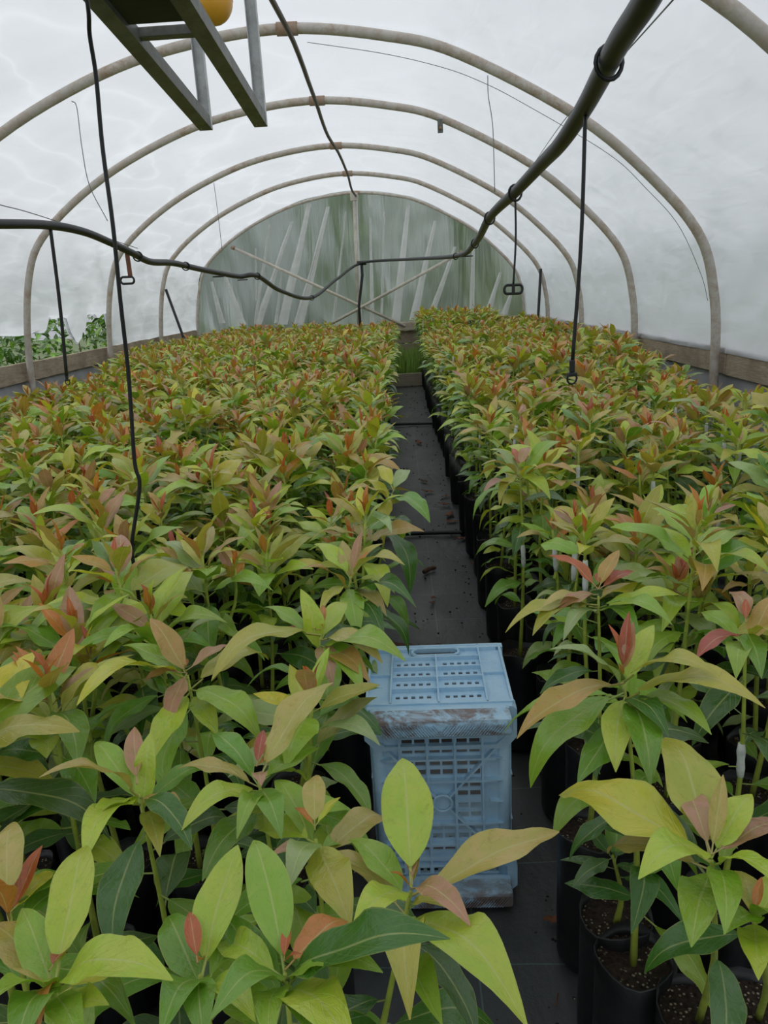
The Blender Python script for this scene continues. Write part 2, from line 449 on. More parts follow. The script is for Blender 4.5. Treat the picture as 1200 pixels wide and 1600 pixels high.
# far end film wall
def end_y(x, z): return 14.36 + 0.035 * math.sin(x * 9 + z * 2.0) + 0.03 * noise.noise(Vector((x * 3, z * 0.8, 1)))
def endwall(y, mat, name, flat=False):
    bm = BM(); cols = []
    n = 110
    for i in range(n + 1):
        x = -3.82 + (2.40 + 3.82) * i / n
        zt = max(prof_z(min(max(x, -3.7), 2.28)) + 0.05, 0.86)
        cols.append([bm.verts.new((x, (y if flat else end_y(x, 0.8 + (zt - 0.8) * k / 14)), 0.80 + (zt - 0.80) * k / 14)) for k in range(15)])
    for a, b in zip(cols[:-1], cols[1:]):
        for k in range(14): bm.faces.new((a[k], b[k], b[k + 1], a[k + 1]))
    return obj(name, bm, mat, smooth=True)
wb = tag(endwall(14.36, M['film_end'], 'wall_back'), 'clear pleated polythene sheet closing the far end', kind='structure')
folds = [((483, 318), (440, 508), 5, 12), ((512, 322), (468, 508), 4, 9), ((455, 345), (402, 508), 3, 9), ((500, 372), (462, 506), 2, 6), ((420, 350), (398, 505), 2, 4),
         ((330, 440), (346, 505), 3, 8), ((350, 430), (378, 508), 3, 8), ((398, 388), (400, 470), 1.5, 2), ((440, 420), (430, 505), 1.5, 4),
         ((638, 320), (618, 506), 4, 11), ((680, 345), (646, 500), 3, 10), ((712, 385), (674, 492), 3, 8), ((740, 375), (738, 494), 3, 6),
         ((783, 425), (760, 496), 3, 8), ((800, 458), (788, 494), 3, 9), ((556, 310), (562, 512), 3, 6), ((578, 340), (582, 510), 2, 5),
         ((540, 330), (520, 508), 1.5, 3), ((600, 330), (596, 505), 1.5, 3)]
for (a, b, wa, wbt) in folds:
    bm = BM(); prev = None
    for k in range(9):
        t = k / 8
        px = a[0] + (b[0] - a[0]) * t; py = a[1] + (b[1] - a[1]) * t; w = (wa + (wbt - wa) * t) * 0.62 * 14.3 / F
        c = at_y(px, py, 14.28); w *= 1.05
        ring = [bm.verts.new((c.x - w, end_y(c.x - w, c.z) - 0.012, c.z)), bm.verts.new((c.x, end_y(c.x, c.z) - 0.05, c.z)), bm.verts.new((c.x + w, end_y(c.x + w, c.z) - 0.012, c.z))]
        if prev:
            for i in range(2): bm.faces.new((prev[i], prev[i + 1], ring[i + 1], ring[i]))
        prev = ring
    obj('fold', bm, M['film_fold'], wb, smooth=True)

# hoops
hoop_labels = {3.45: 'bare grey pipe hoop beside the hanging metal frame', 5.65: 'bare grey pipe hoop with two loose thin wires below it',
               7.6: 'grey pipe hoop with a small metal bracket under its crown', 9.8: 'thin-looking grey pipe hoop beyond the bracketed hoop',
               12.0: 'grey pipe hoop with dark props at its feet', 14.25: 'last pipe hoop framing the clear end sheet',
               1.25: 'grey pipe hoop carrying the dangling black cable', -0.95: 'grey pipe hoop near the open end', -3.15: 'grey pipe hoop at the open end'}
for hy in HOOP_Y:
    if hy < 1: continue
    t = empty('tunnel_hoop', (0, hy, 0))
    tag(t, hoop_labels[hy], 'hoop', 'arched pipe hoops of the tunnel')
    r = 0.034 if hy < 14 else 0.026
    left = [p for p in PROF if p.x <= -0.66]; right = [p for p in PROF if p.x >= -0.66]
    if left[-1] != right[0]: left.append(right[0])
    tube('arch_pipe', left, r, M['pipe_grey'], t, 10); tube('arch_pipe', right, r, M['pipe_grey'], t, 10)
    j = right[0]
    tube('joint_sleeve', [(j.x - 0.07, 0, j.z - 0.001), (j.x + 0.07, 0, j.z - 0.004)], r + 0.008, M['rust'], t, 10)
    if hy == 7.6:
        bp = at_y(688, 190, 7.52)
        bm = BM(); add_box(bm, (bp.x, -0.05, bp.z - 0.03), (0.05, 0.012, 0.12)); bevel_all(bm, 0.005)
        bk = obj('bracket', bm, M['galv'], t)
        tube('bolt', [(bp.x, -0.075, bp.z - 0.05), (bp.x, -0.05, bp.z - 0.05)], 0.014, M['rust'], bk, 8)
    if hy == 12.0:
        pass
# ridge pipe under the hoops
rp = []
for i in range(60):
    y = -2.0 + 16.3 * i / 59
    dh = min(abs(y - h) for h in HOOP_Y)
    rp.append((-0.64 + 0.02 * math.sin(y * 1.3), y, 3.15 - 0.055 - 0.03 * min(dh, 1.0)))
tag(tube('ridge_pipe', rp, 0.018, M['purlin'], None, 8), 'dark thin ridge pipe running under the crowns of the hoops', 'pipe')

# side boards and sheets
def side_wall(name, x, zt, zb, sgn):
    r = empty(name); tag(r, 'weathered timber boards along the foot of the tunnel side' , kind='structure')
    y = -1.0; k = 0
    while y < 14.2:
        ln = 2.2
        bm = BM(); add_box(bm, (x + sgn * 0.002 * (k % 3), y + ln / 2, (zt + zb) / 2 + 0.006 * (k % 2)), (0.04, ln - 0.012, zt - zb))
        bevel_all(bm, 0.004)
        obj('plank', bm, M['wood'], r)
        y += ln; k += 1
    bm = BM(); prev = None
    for i in range(90):
        yy = -1.0 + 15.3 * i / 89
        xx = x + sgn * (0.03 + 0.02 * noise.noise(Vector((yy * 2, sgn, 0))))
        ring = [bm.verts.new((xx, yy, -0.02)), bm.verts.new((xx + sgn * 0.02 * noise.noise(Vector((yy * 3, 5, 0))), yy, zb * 0.5)), bm.verts.new((x + sgn * 0.024, yy, zb + 0.03))]
        if prev:
            for q in range(2): bm.faces.new((prev[q], ring[q], ring[q + 1], prev[q + 1]))
        prev = ring
    obj('lower_sheet', bm, M['sheet'], r, smooth=True)
side_wall('wall_left', -3.86, 0.93, 0.74, -1)
side_wall('wall_right', 2.42, 0.90, 0.70, 1)
# end timber and X brace
eb = empty('trim_1'); tag(eb, 'pale timber beam and boards under the clear end sheet', kind='structure')
bm = BM(); add_box(bm, (XC, 14.22, 0.80), (6.0, 0.10, 0.15)); bevel_all(bm, 0.008); obj('beam', bm, M['wood_end'], eb)
for k in range(3):
    bm = BM(); add_box(bm, (XC, 14.30, 0.12 + 0.24 * k), (6.0, 0.03, 0.225)); bevel_all(bm, 0.004); obj('plank', bm, M['wood'], eb)
for (a, b, lab) in (((362, 386), (655, 520), 'pale brace pole sloping down from the hoop side by the torn film'), ((722, 394), (488, 522), 'pale brace pole sloping down towards the torn film side')):
    A, B = at_y(*a, 14.12), at_y(*b, 14.06)
    s = (A.z - 0.80) / (A.z - B.z); B = A + (B - A) * s; B.y = 14.16
    t = empty('brace_pole', (0, 0, 0)); tag(t, lab, 'pole', 'crossed brace poles at the end')
    if a[0] > 600: A.y -= 0.07; B.y -= 0.07
    tube('pole', [A, B], 0.027, M['pole_white'], t, 8)
    d = (B - A).normalized()
    tube('end_cap', [A - d * 0.01, A + d * 0.06], 0.036, M['rust'], t, 8)
c = at_y(558, 482, 13.98)
t = empty('end_post'); tag(t, 'slim white centre post against the end sheet', 'post')
p0, p1 = at_y(553, 302, 14.22), at_y(560, 500, 14.22)
tube('post', [p0, (p1.x, 14.22, 0.875)], 0.03, M['pole_white'], t, 8)
box('top_plate', (p0.x, 14.2, p0.z - 0.06), (0.14, 0.03, 0.13), M['pole_white'], t, 0.004)
# dark props near the fourth hoop
for (a, b, Y, lab) in (((259, 452), (284, 520), 11.9, 'thin dark prop leaning by the torn film side'), ((845, 420), (840, 512), 11.9, 'thin dark upright prop beside the last intact-side hoop')):
    A, B = at_y(*a, Y), at_y(*b, Y)
    B = B + (B - A) * ((B.z - 0.0) / (A.z - B.z))
    tag(tube('prop_pole', [A, B], 0.022, M['black'], None, 8), lab, 'pole', 'dark props')

# ------------------------------------------------------------------ crate
def perforated(w, h, t, holes, bm, place):
    """solid plate in x (w) and z (h), thickness t along y; holes = (x0,x1,z0,z1)"""
    xs = sorted({-w / 2, w / 2} | {v for q in holes for v in q[:2]}); zs = sorted({0.0, h} | {v for q in holes for v in q[2:]})
    def solid(i, j):
        if i < 0 or j < 0 or i >= len(xs) - 1 or j >= len(zs) - 1: return False
        cx, cz = (xs[i] + xs[i + 1]) / 2, (zs[j] + zs[j + 1]) / 2
        return not any(q[0] < cx < q[1] and q[2] < cz < q[3] for q in holes)
    V = {}
    def v(i, j, k):
        if (i, j, k) not in V: V[(i, j, k)] = bm.verts.new(place(xs[i], zs[j], k * t))
        return V[(i, j, k)]
    for i in range(len(xs) - 1):
        for j in range(len(zs) - 1):
            if not solid(i, j): continue
            bm.faces.new((v(i, j, 0), v(i + 1, j, 0), v(i + 1, j + 1, 0), v(i, j + 1, 0)))
            bm.faces.new((v(i, j, 1), v(i, j + 1, 1), v(i + 1, j + 1, 1), v(i + 1, j, 1)))
            if not solid(i - 1, j): bm.faces.new((v(i, j, 0), v(i, j + 1, 0), v(i, j + 1, 1), v(i, j, 1)))
            if not solid(i + 1, j): bm.faces.new((v(i + 1, j, 0), v(i + 1, j, 1), v(i + 1, j + 1, 1), v(i + 1, j + 1, 0)))
            if not solid(i, j - 1): bm.faces.new((v(i, j, 0), v(i, j, 1), v(i + 1, j, 1), v(i + 1, j, 0)))
            if not solid(i, j + 1): bm.faces.new((v(i, j + 1, 0), v(i + 1, j + 1, 0), v(i + 1, j + 1, 1), v(i, j + 1, 1)))
def make_crate():
    CRX, CRY = 0.052, 1.50
    t = empty('plastic_crate', (CRX, CRY, 0.0)); t.rotation_euler = (0, 0, math.radians(-1.0))
    tag(t, 'pale blue plastic harvest crate standing on end in the walkway', 'crate')
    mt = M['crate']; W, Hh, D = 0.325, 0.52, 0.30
    gx = [-0.096, -0.032, 0.032, 0.096]; gz = [0.26 + s for s in (-0.18, -0.12, -0.06 + 0.028, 0.06 - 0.028, 0.12, 0.18)]
    gz = [0.08, 0.14, 0.20, 0.32, 0.38, 0.44]
    cells_x = [(-0.15, -0.096), (-0.096, -0.032), (-0.032, 0.032), (0.032, 0.096), (0.096, 0.15)]
    zz = [0.045] + [0.08, 0.14, 0.20, 0.26, 0.32, 0.38, 0.44] + [0.475]
    holes = []
    def cell(x0, x1, z0, z1):
        wx = x1 - x0; wz = z1 - z0
        for a in (0.27, 0.73):
            for b in (0.30, 0.72):
                cx, cz = x0 + wx * a, z0 + wz * b
                holes.append((cx - 0.0120, cx + 0.0120, cz - 0.0075, cz + 0.0075))
    for r in range(8):
        z0, z1 = zz[r], zz[r + 1]
        for k in range(5):
            if k in (0, 4) and 0 < r < 7: continue
            if k == 2 and r in (3, 4): continue
            cell(cells_x[k][0], cells_x[k][1], z0, z1)
    bm = BM(); perforated(W - 0.02, Hh - 0.03, 0.004, [(a, b, c - 0.015, d - 0.015) for a, b, c, d in holes], bm, lambda x, z, k: (x, k, z + 0.015))
    base = obj('base_panel', bm, mt, t)
    bm = BM()
    for x in gx: add_box(bm, (x, -0.006, 0.26), (0.005, 0.018, 0.40))
    for z in gz + [0.26]:
        if z != 0.26: add_box(bm, (0, -0.006, z), (0.25, 0.0175, 0.005))
    for z in gz[1:5] + [0.26]:
        for s in (-1, 1):
            v = add_box(bm, (s * 0.128, -0.005, z), (0.03, 0.014, 0.006))
            for q in v:
                if q.co.x * s > 0.13: q.co.z = z
    obj('base_ribs', bm, mt, base)
    bm = BM()
    for sx in (-1, 1):
        for sz in (-1, 1):
            a, b = Vector((sx * 0.016, -0.006, 0.26 + sz * 0.016)), Vector((sx * 0.125, -0.006, 0.26 + sz * 0.145))
            d = b - a; add_box(bm, (a + b) / 2, (d.length, 0.0165, 0.005), Matrix.Rotation(-math.atan2(d.z, d.x), 3, 'Y'))
    obj('cross_braces', bm, mt, base)
    bm = BM()
    add_tube(bm, [(0.022 * math.cos(k / 24 * 6.2832), -0.013, 0.26 + 0.022 * math.sin(k / 24 * 6.2832)) for k in range(24)], 0.0035, 6, closed=True)
    for k in range(24): pass
    bmesh.ops.create_cone(bm, cap_ends=True, segments=24, radius1=0.021, radius2=0.021, depth=0.008, matrix=Matrix.Translation((0, -0.004, 0.26)) @ Matrix.Rotation(math.pi / 2, 4, 'X'))
    obj('centre_ring', bm, mt, base)
    # stacking bars at both ends of the base, with slanted grip ridges
    for zb, up in ((0.478, 1), (0.006, -1)):
        bm = BM(); add_box(bm, (0, -0.034, zb + 0.018), (W - 0.006, 0.066, 0.044)); bevel_all(bm, 0.009, 2)
        bar = obj('stacking_bar', bm, mt, t)
        bm = BM()
        for k in range(44):
            x = -0.142 + 0.284 * k / 43
            lean = -1 if x < 0 else 1
            add_box(bm, (x, -0.0675, zb + 0.016), (0.0026, 0.006, 0.034), Matrix.Rotation(lean * 0.65, 3, 'Y'))
        obj('grip_ridges', bm, mt, bar)
        # chamfered end flange, wider than the body
        bm = BM(); zc0, zc1 = (0.405, 0.515) if up > 0 else (0.004, 0.105)
        xw, xn, ch = 0.176, 0.150, 0.03
        if up > 0: outl = [(-xn, zc0), (xn, zc0), (xw, zc0 + ch), (xw, zc1 - 0.008), (xw - 0.01, zc1), (-xw + 0.01, zc1), (-xw, zc1 - 0.008), (-xw, zc0 + ch)]
        else: outl = [(-xw + 0.012, zc0), (xw - 0.012, zc0), (xw, zc0 + 0.012), (xw, zc1 - ch), (xn, zc1), (-xn, zc1), (-xw, zc1 - ch), (-xw, zc0 + 0.012)]
        inn = [(x * 0.86, (z - (zc0 + zc1) / 2) * 0.80 + (zc0 + zc1) / 2) for x, z in outl]
        for yy0, yy1 in ((-0.010, 0.028),):
            o0 = [bm.verts.new((x, yy0, z)) for x, z in outl]; o1 = [bm.verts.new((x, yy1, z)) for x, z in outl]
            i0 = [bm.verts.new((x, yy0, z)) for x, z in inn]; i1 = [bm.verts.new((x, yy1, z)) for x, z in inn]
            n = len(outl)
            for k in range(n):
                m = (k + 1) % n
                bm.faces.new((o0[k], o0[m], i0[m], i0[k])); bm.faces.new((o1[m], o1[k], i1[k], i1[m]))
                bm.faces.new((o0[m], o0[k], o1[k], o1[m])); bm.faces.new((i0[k], i0[m], i1[m], i1[k]))
        bmesh.ops.recalc_face_normals(bm, faces=bm.faces)
        obj('end_flange', bm, mt, t)
    # end panels (top one carries the hand slot)
    for top in (True, False):
        hs = []
        for ry in (0.045, 0.105, 0.155, 0.205):
            for side in (-1, 1):
                for k in range(5):
                    x = side * (0.022 + 0.0185 * k); hs.append((x - 0.005, x + 0.005, ry - 0.0055, ry + 0.0055))
        hs.append((-0.052, 0.052, 0.242, 0.272))
        bm = BM(); z0 = 0.503 if top else 0.010
        perforated(0.34, D - 0.012, 0.005, hs, bm, lambda x, z, k, z0=z0: (x, z + 0.006, z0 + k))
        pan = obj('end_panel', bm, mt, t)
        bm = BM(); zr = z0 + (0.010 if top else -0.003); hr = 0.013
        for x in (-0.112, 0.0, 0.112): add_box(bm, (x, 0.125 if x == 0 else 0.15, zr), (0.004, 0.235 if x == 0 else 0.285, hr))
        for yv in (0.075, 0.13, 0.18, 0.232): add_box(bm, (0, yv, zr), (0.224, 0.004, hr - 0.001))
        for s in (-1, 1): add_box(bm, (s * 0.142, 0.15, zr - 0.002), (0.055, 0.004, hr - 0.004))
        add_box(bm, (0, D - 0.008, zr), (0.33, 0.006, hr)); add_box(bm, (0, 0.008, zr), (0.33, 0.006, hr))
        for s in (-1, 1): add_box(bm, (s * 0.168, D / 2, zr), (0.006, D - 0.012, hr))
        obj('panel_ribs', bm, mt, pan)
        if top:
            bm = BM(); pts = []
            for k in range(28):
                a = k / 28 * 2 * math.pi; ex = 0.043 if math.cos(a) > 0 else -0.043
                pts.append((ex + 0.018 * math.cos(a), 0.263 + 0.019 * math.sin(a), z0 + 0.012))
            add_tube(bm, pts, 0.004, 6, closed=True); obj('hand_slot_rim', bm, mt, pan)
    # side panels with vertical ribs, and the wide rim of the open side
    for s in (-1, 1):
        hs = []
        for zr in [0.08 + 0.045 * k for k in range(9)]:
            for k in range(6): hs.append((-0.105 + 0.036 * k, -0.083 + 0.036 * k, zr - 0.006, zr + 0.006))
        bm = BM(); perforated(D - 0.01, 0.485, 0.004, [(a, b, c - 0.018, d - 0.018) for a, b, c, d in hs], bm, lambda x, z, k, s=s: (s * (W / 2 - 0.006 - k), D / 2 + x, z + 0.018))
        bmesh.ops.recalc_face_normals(bm, faces=bm.faces)
        sp = obj('side_panel', bm, mt, t)
        bm = BM()
        for k in range(5): add_box(bm, (s * (W / 2), 0.03 + 0.06 * k, 0.26), (0.010, 0.004, 0.48))
        for k in range(4): add_box(bm, (s * (W / 2), D / 2, 0.07 + 0.125 * k), (0.0098, D - 0.02, 0.004))
        obj('side_ribs', bm, mt, sp)
    bm = BM()
    for s in (-1, 1):
        add_box(bm, (s * 0.168, D - 0.012, 0.26), (0.018, 0.022, 0.515)); add_box(bm, (0, D - 0.012, 0.26 + s * 0.252), (0.336, 0.022, 0.012))
    obj('rim', bm, mt, t)
    # rounded corner posts of the body
    for s in (-1, 1):
        tube('corner_post', [(s * (W / 2 - 0.017), 0.010, 0.012), (s * (W / 2 - 0.017), 0.010, 0.508)], 0.017, mt, t, 12)
make_crate()
for o in bpy.data.objects:
    if o.parent and o.parent.name.startswith('plastic_crate') and o.name.startswith('base_panel'): pass

# ------------------------------------------------------------------ hanging frame, ball, pipes, droppers, wires
def hanging_frame():
    Yf = 3.38
    z = at_y(372, 200, Yf).z; xl, xr = at_y(322, 200, Yf).x, at_y(408, 200, Yf).x
    t = empty('hanging_rack', (0, 0, 0)); tag(t, 'galvanised channel rack with a dark tray hung from a roof hoop', 'rack')
    L0, L1 = 0.7, Yf; W, Hh = 0.054, 0.042
    def tilt(bm):           # the rack slopes down towards its far end
        for v in bm.verts:
            k = Yf - v.co.y; v.co.z += 0.113 * k; v.co.x -= 0.027 * k
        return bm
    def y_for(x, py):
        return min((1.0 + 0.01 * k for k in range(230)), key=lambda q: abs(proj((x - 0.027 * (Yf - q), q, z + 0.113 * (Yf - q)))[1] - py))
    for x in (xl, xr):
        bm = BM()
        add_box(bm, (x, (L0 + L1) / 2, z), (W, L1 - L0, 0.004))
        for q in (-1, 1):
            add_box(bm, (x + q * (W / 2 - 0.002), (L0 + L1) / 2, z + Hh / 2), (0.004, L1 - L0, Hh))
            add_box(bm, (x + q * (W / 2 - 0.010), (L0 + L1) / 2, z + Hh), (0.020, L1 - L0, 0.004))
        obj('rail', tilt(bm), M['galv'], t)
        bm = BM(); xu = x + 0.006; zt = prof_z(xu) + 0.005
        add_box(bm, (xu, Yf - 0.003, (z + zt) / 2), (0.045, 0.003, zt - z))
        for q in (-1, 1): add_box(bm, (xu + q * 0.021, Yf - 0.016, (z + zt) / 2), (0.003, 0.028, zt - z))
        obj('upright', bm, M['galv_bright'], t)
        tube('bolt', [(xu, Yf - 0.045, z + 0.025), (xu, Yf + 0.012, z + 0.025)], 0.006, M['rust'], t, 6)
    yb = y_for((xl + xr) / 2, 66)
    bm = BM(); add_box(bm, ((xl + xr) / 2, yb, z + 0.028), (xr - xl - W + 0.02, 0.03, 0.028)); bevel_all(bm, 0.002)
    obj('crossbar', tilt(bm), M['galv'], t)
    ye = y_for((xl + xr) / 2, 46)
    bm = BM(); add_box(bm, ((xl + xr) / 2, (L0 + ye) / 2, z + 0.03), (xr - xl - W + 0.03, ye - L0, 0.03)); bevel_all(bm, 0.003)
    for k in range(3): add_box(bm, ((xl + xr) / 2 - 0.05 + 0.05 * k, ye, z + 0.03), (0.025, 0.02, 0.012))
    obj('tray', tilt(bm), M['tray'], t)
    # amber float hung from the hoop by a cord
    c = at_y(330, 2, 3.40)
    b = empty('plastic_float'); tag(b, 'amber yellow round plastic float hung beside the metal rack', 'float')
    bm = BM(); bmesh.ops.create_uvsphere(bm, u_segments=24, v_segments=14, radius=0.085, matrix=Matrix.Translation(c))
    obj('ball', bm, M['ball'], b, smooth=True)
    tube('seam', [(c.x + 0.0852 * math.cos(k / 30 * 6.2832), c.y + 0.0852 * math.sin(k / 30 * 6.2832), c.z) for k in range(30)], 0.0015, M['ball'], b, 5, closed=True)
    tube('cord', [c + Vector((0, 0, 0.08)), (c.x, 3.45, prof_z(c.x) - 0.02)], 0.003, M['cable'], b, 6)
hanging_frame()

PIPE = [(1075, -130, 1.10), (1010, 0, 1.30), (965, 70, 1.50), (915, 165, 1.90), (878, 222, 2.2), (850, 252, 2.5), (805, 300, 3.1), (765, 340, 4.0), (742, 380, 5.5), (712, 400, 7.5),
        (640, 405, 11), (565, 411, 13.3), (525, 437, 11.5), (487, 465, 9.6), (440, 455, 8.2), (402, 431, 7.2), (375, 432, 6.9), (345, 427, 6.5), (310, 420, 6.0),
        (270, 411, 5.5), (235, 409, 5.1), (208, 396, 4.8), (170, 378, 4.5), (130, 362, 4.2), (78, 352, 3.9), (0, 350, 3.5), (-150, 352, 3.0)]
PP = catmull([at_y(*p) for p in PIPE], 8)
ip = empty('irrigation_pipe'); tag(ip, 'black irrigation pipe looping overhead round the tunnel', 'pipe')
tube('pipe', PP, 0.0215, M['black'], ip, 10)
tee = at_y(565, 411, 13.3)
tube('down_pipe', [tee, tee + Vector((0.0, 0, -0.2)), (tee.x - 0.09, 13.3, tee.z - 0.7), (tee.x - 0.09, 13.3, 0.02)], 0.024, M['black'], ip, 8)
tube('tee_joint', [tee + Vector((-0.08, 0.0, 0.0)), tee + Vector((0.08, 0, 0.0))], 0.036, M['black'], ip, 8)
def pt_on_pipe(px, py):
    return min(PP, key=lambda p: (proj(p)[0] - px) ** 2 + (proj(p)[1] - py) ** 2)
for (px, py) in ((950, 95), (808, 300), (768, 342), (742, 382), (726, 392), (712, 400), (214, 400), (292, 416), (342, 427), (378, 430), (402, 428), (485, 464)):
    c = pt_on_pipe(px, py)
    i = PP.index(c); tdir = (PP[min(i + 1, len(PP) - 1)] - PP[max(i - 1, 0)]).normalized()
    s = 0.026; side = tdir.cross(Vector((0, 0, 1))).normalized(); upv = side.cross(tdir)
    if i % 2 == 0:
        ring = [c + side * s * math.cos(a) + upv * (s * math.sin(a) * 1.12 - 0.003) + tdir * 0.01 * math.cos(a) for a in [k / 16 * 6.2832 for k in range(16)]]
    else:
        ring = [c + upv * -0.03 + side * 0.05 * math.cos(a) + tdir * 0.02 * math.sin(a) for a in [k / 16 * 6.2832 for k in range(16)]]
    tube('clip', ring, 0.0045, M['black'], ip, 6, closed=True)

def dropper(a, b, Y, rad, label, end):
    A = pt_on_pipe(*a); A = Vector(A); B = at_y(*b, A.y); A.z -= 0.0
    t = empty('hanging_dropper', (0, 0, 0)); tag(t, label, 'sprinkler', 'droppers hanging from the irrigation pipe')
    mid = (A + B) / 2 + Vector((0.006, 0.0, 0))
    tube('dropper_tube', catmull([A, mid, B], 6), rad, M['cable'], t, 7)
    if end == 'block':
        bm = BM(); add_box(bm, B, (0.013, 0.013, 0.03)); add_box(bm, B - Vector((0, 0, 0.02)), (0.022, 0.02, 0.010)); bevel_all(bm, 0.002)
        obj('nozzle', bm, M['cable'], t)
        tube('nozzle_bridge', [B + Vector((0.012 * math.cos(q), 0, -0.03 + 0.015 * math.sin(q))) for q in [k / 12 * 6.2832 for k in range(12)]], 0.0028, M['cable'], t, 5, closed=True)
    else:
        w = 0.036; h = 0.013
        ring = []
        for k in range(20):
            q = k / 20 * 6.2832
            ring.append(B + Vector((math.copysign(w - h, math.cos(q)) + h * math.cos(q), 0, h * math.sin(q) * 1.3 - 0.01)))
        tube('clip_loop', ring, 0.0055, M['cable'], t, 6, closed=True)
        bm = BM(); add_box(bm, B - Vector((0, 0, 0.01)), (0.012, 0.012, 0.034)); obj('nozzle', bm, M['cable'], t)
dropper((915, 168), (894, 572), 1.9, 0.0048, 'long thin black dropper ending in a square nozzle above the narrow bed', 'block')
dropper((808, 300), (802, 448), 3.1, 0.0042, 'short black dropper with an oval loop at its end', 'loop')
dropper((78, 354), (104, 588), 3.9, 0.009, 'leaning black dropper reaching the leaves of the wide bed', 'block')
# brown strap with loop
A = Vector(pt_on_pipe(203, 394)); B = at_y(199, 438, A.y)
t = empty('pipe_strap'); tag(t, 'short brown strap with a black loop hanging from the irrigation pipe', 'strap')
bm = BM(); add_box(bm, ((A.x + B.x) / 2, A.y, (A.z + B.z) / 2 + 0.01), (0.028, 0.006, A.z - B.z - 0.01)); bevel_all(bm, 0.002); obj('strap', bm, M['strap'], t)
tube('loop', [B + Vector((math.copysign(0.024, math.cos(q)) + 0.018 * math.cos(q), 0, 0.02 * math.sin(q))) for q in [k / 20 * 6.2832 for k in range(20)]], 0.007, M['cable'], t, 6, closed=True)

# dangling cable from the near hoop into the leaves
cab = [at_y(134, -10, 1.42), at_y(140, 55, 1.45), at_y(150, 120, 1.47), at_y(160, 230, 1.48), at_y(176, 350, 1.48), at_y(188, 470, 1.49), at_y(201, 590, 1.5), at_y(210, 720, 1.5), at_y(218, 760, 1.5), at_y(206, 850, 1.5), at_y(210, 890, 1.5)]
top0 = Vector((cab[0].x - 0.04, 1.25, prof_z(cab[0].x - 0.04) - 0.02))
cab = [top0, top0.lerp(cab[0], 0.3), top0.lerp(cab[0], 0.6), top0.lerp(cab[0], 0.85)] + cab + [Vector((cab[-1].x, 1.5, 0.55))]
tag(tube('hanging_cable', catmull(cab, 6), [0.0034 + 0.0008 * min(1, k / 50) for k in range((len(cab) - 1) * 6 + 1)], M['cable'], None, 7), 'long black cable dangling from the roof into the leaves', 'cable')

# thin wires
def wire(pts, label, r=0.0028):
    tag(tube('thin_wire', catmull(pts, 8), r, M['wire'], None, 5), label, 'wire', 'thin loose wires')
wire([at_y(762, 118, 5.6), at_y(763, 150, 5.58), at_y(770, 200, 5.55), at_y(773, 300, 5.5)], 'loose thin wire hanging from a hoop near the looping pipe', 0.003)
wire([at_y(112, 158, 5.6), at_y(120, 168, 5.6), at_y(128, 230, 5.5), at_y(140, 290, 5.5), at_y(168, 345, 5.4)], 'crooked thin wire hanging from a hoop on the torn film side', 0.003)
wire([at_y(334, 285, 9.75), at_y(340, 330, 9.7), at_y(347, 390, 9.7)], 'short thin wire hanging from the third hoop', 0.0035)
wire([at_y(1056, -5, 1.9), at_y(975, 85, 2.6), at_y(880, 190, 4.3), at_y(830, 262, 7.6)], 'long straight wire running beside the thick black pipe', 0.0022)
wire([at_y(0, 320, 3.6), at_y(65, 338, 3.9), at_y(215, 388, 5.1)], 'thin wire running just over the pipe', 0.0022)
wire([at_y(x, yv, 5.63) for x, yv in ((480, 66), (600, 84), (690, 105), (750, 127), (815, 160), (950, 240), (1010, 295), (1060, 352), (1095, 428), (1106, 470))], 'fine string following the inside of a hoop', 0.002)

# ------------------------------------------------------------------ walkway clutter
def floor_hose(px0, px1, py, dia, lab):
    a = at_z(px0, py, dia / 2); b = at_z(px1, py, dia / 2)
    a.x -= 0.3; b.x += 0.15
    m = (a + b) / 2 + Vector((0, 0.02, 0.0))
    tag(tube('drip_hose', catmull([a, m, b], 6), dia / 2, M['black'], None, 8), lab, 'hose', 'hoses crossing the walkway')
floor_hose(652, 738, 833, 0.028, 'black hose crossing the walkway beyond the crate')
floor_hose(630, 686, 662, 0.030, 'black hose crossing the walkway nearer the timber kerb')

def dead_leaf(px, py, ln, rot, lab, curl=0.3, mat='dead', wr=0.36):
    c = at_z(px, py, 0.004)
    bm = BM(); prev = None
    for k in range(8):
        t = k / 7; w = ln * wr * 0.5 * math.sin(math.pi * min(1, max(0.02, t)) ** 0.9) + 0.002
        yv = (t - 0.5) * ln; zc = curl * ln * (t - 0.4) ** 2 + 0.003 * math.sin(k * 2.1 + px)
        ring = [bm.verts.new((-w, yv, zc + 0.35 * w)), bm.verts.new((0.003 * math.sin(k + py), yv, zc)), bm.verts.new((w, yv, zc + 0.25 * w))]
        if prev:
            for i in range(2): bm.faces.new((prev[i], prev[i + 1], ring[i + 1], ring[i]))
        prev = ring
    o = obj('dead_leaf', bm, M[mat], smooth=True); o.location = c; o.rotation_euler = (0, 0, rot)
    md = o.modifiers.new('thickness', 'SOLIDIFY'); md.thickness = 0.0012
    tag(o, lab, 'dead leaf', 'dry leaves on the walkway')
dead_leaf(864, 1437, 0.045, 1.5, 'reddish brown leaf scrap on the cloth beside the crate foot')
dead_leaf(886, 1416, 0.045, 1.1, 'narrow reddish brown leaf curl beside the leaf scrap at the crate foot', 0.5, wr=0.25)
dead_leaf(640, 1014, 0.16, 1.3, 'curled grey-brown dry leaf just behind the crate', 0.5, 'twig')
dead_leaf(672, 1012, 0.10, 1.8, 'small curled dry leaf just behind the crate', 0.6, 'twig')
dead_leaf(668, 768, 0.11, 1.1, 'brown dry leaf in the middle of the walkway beyond the hose')
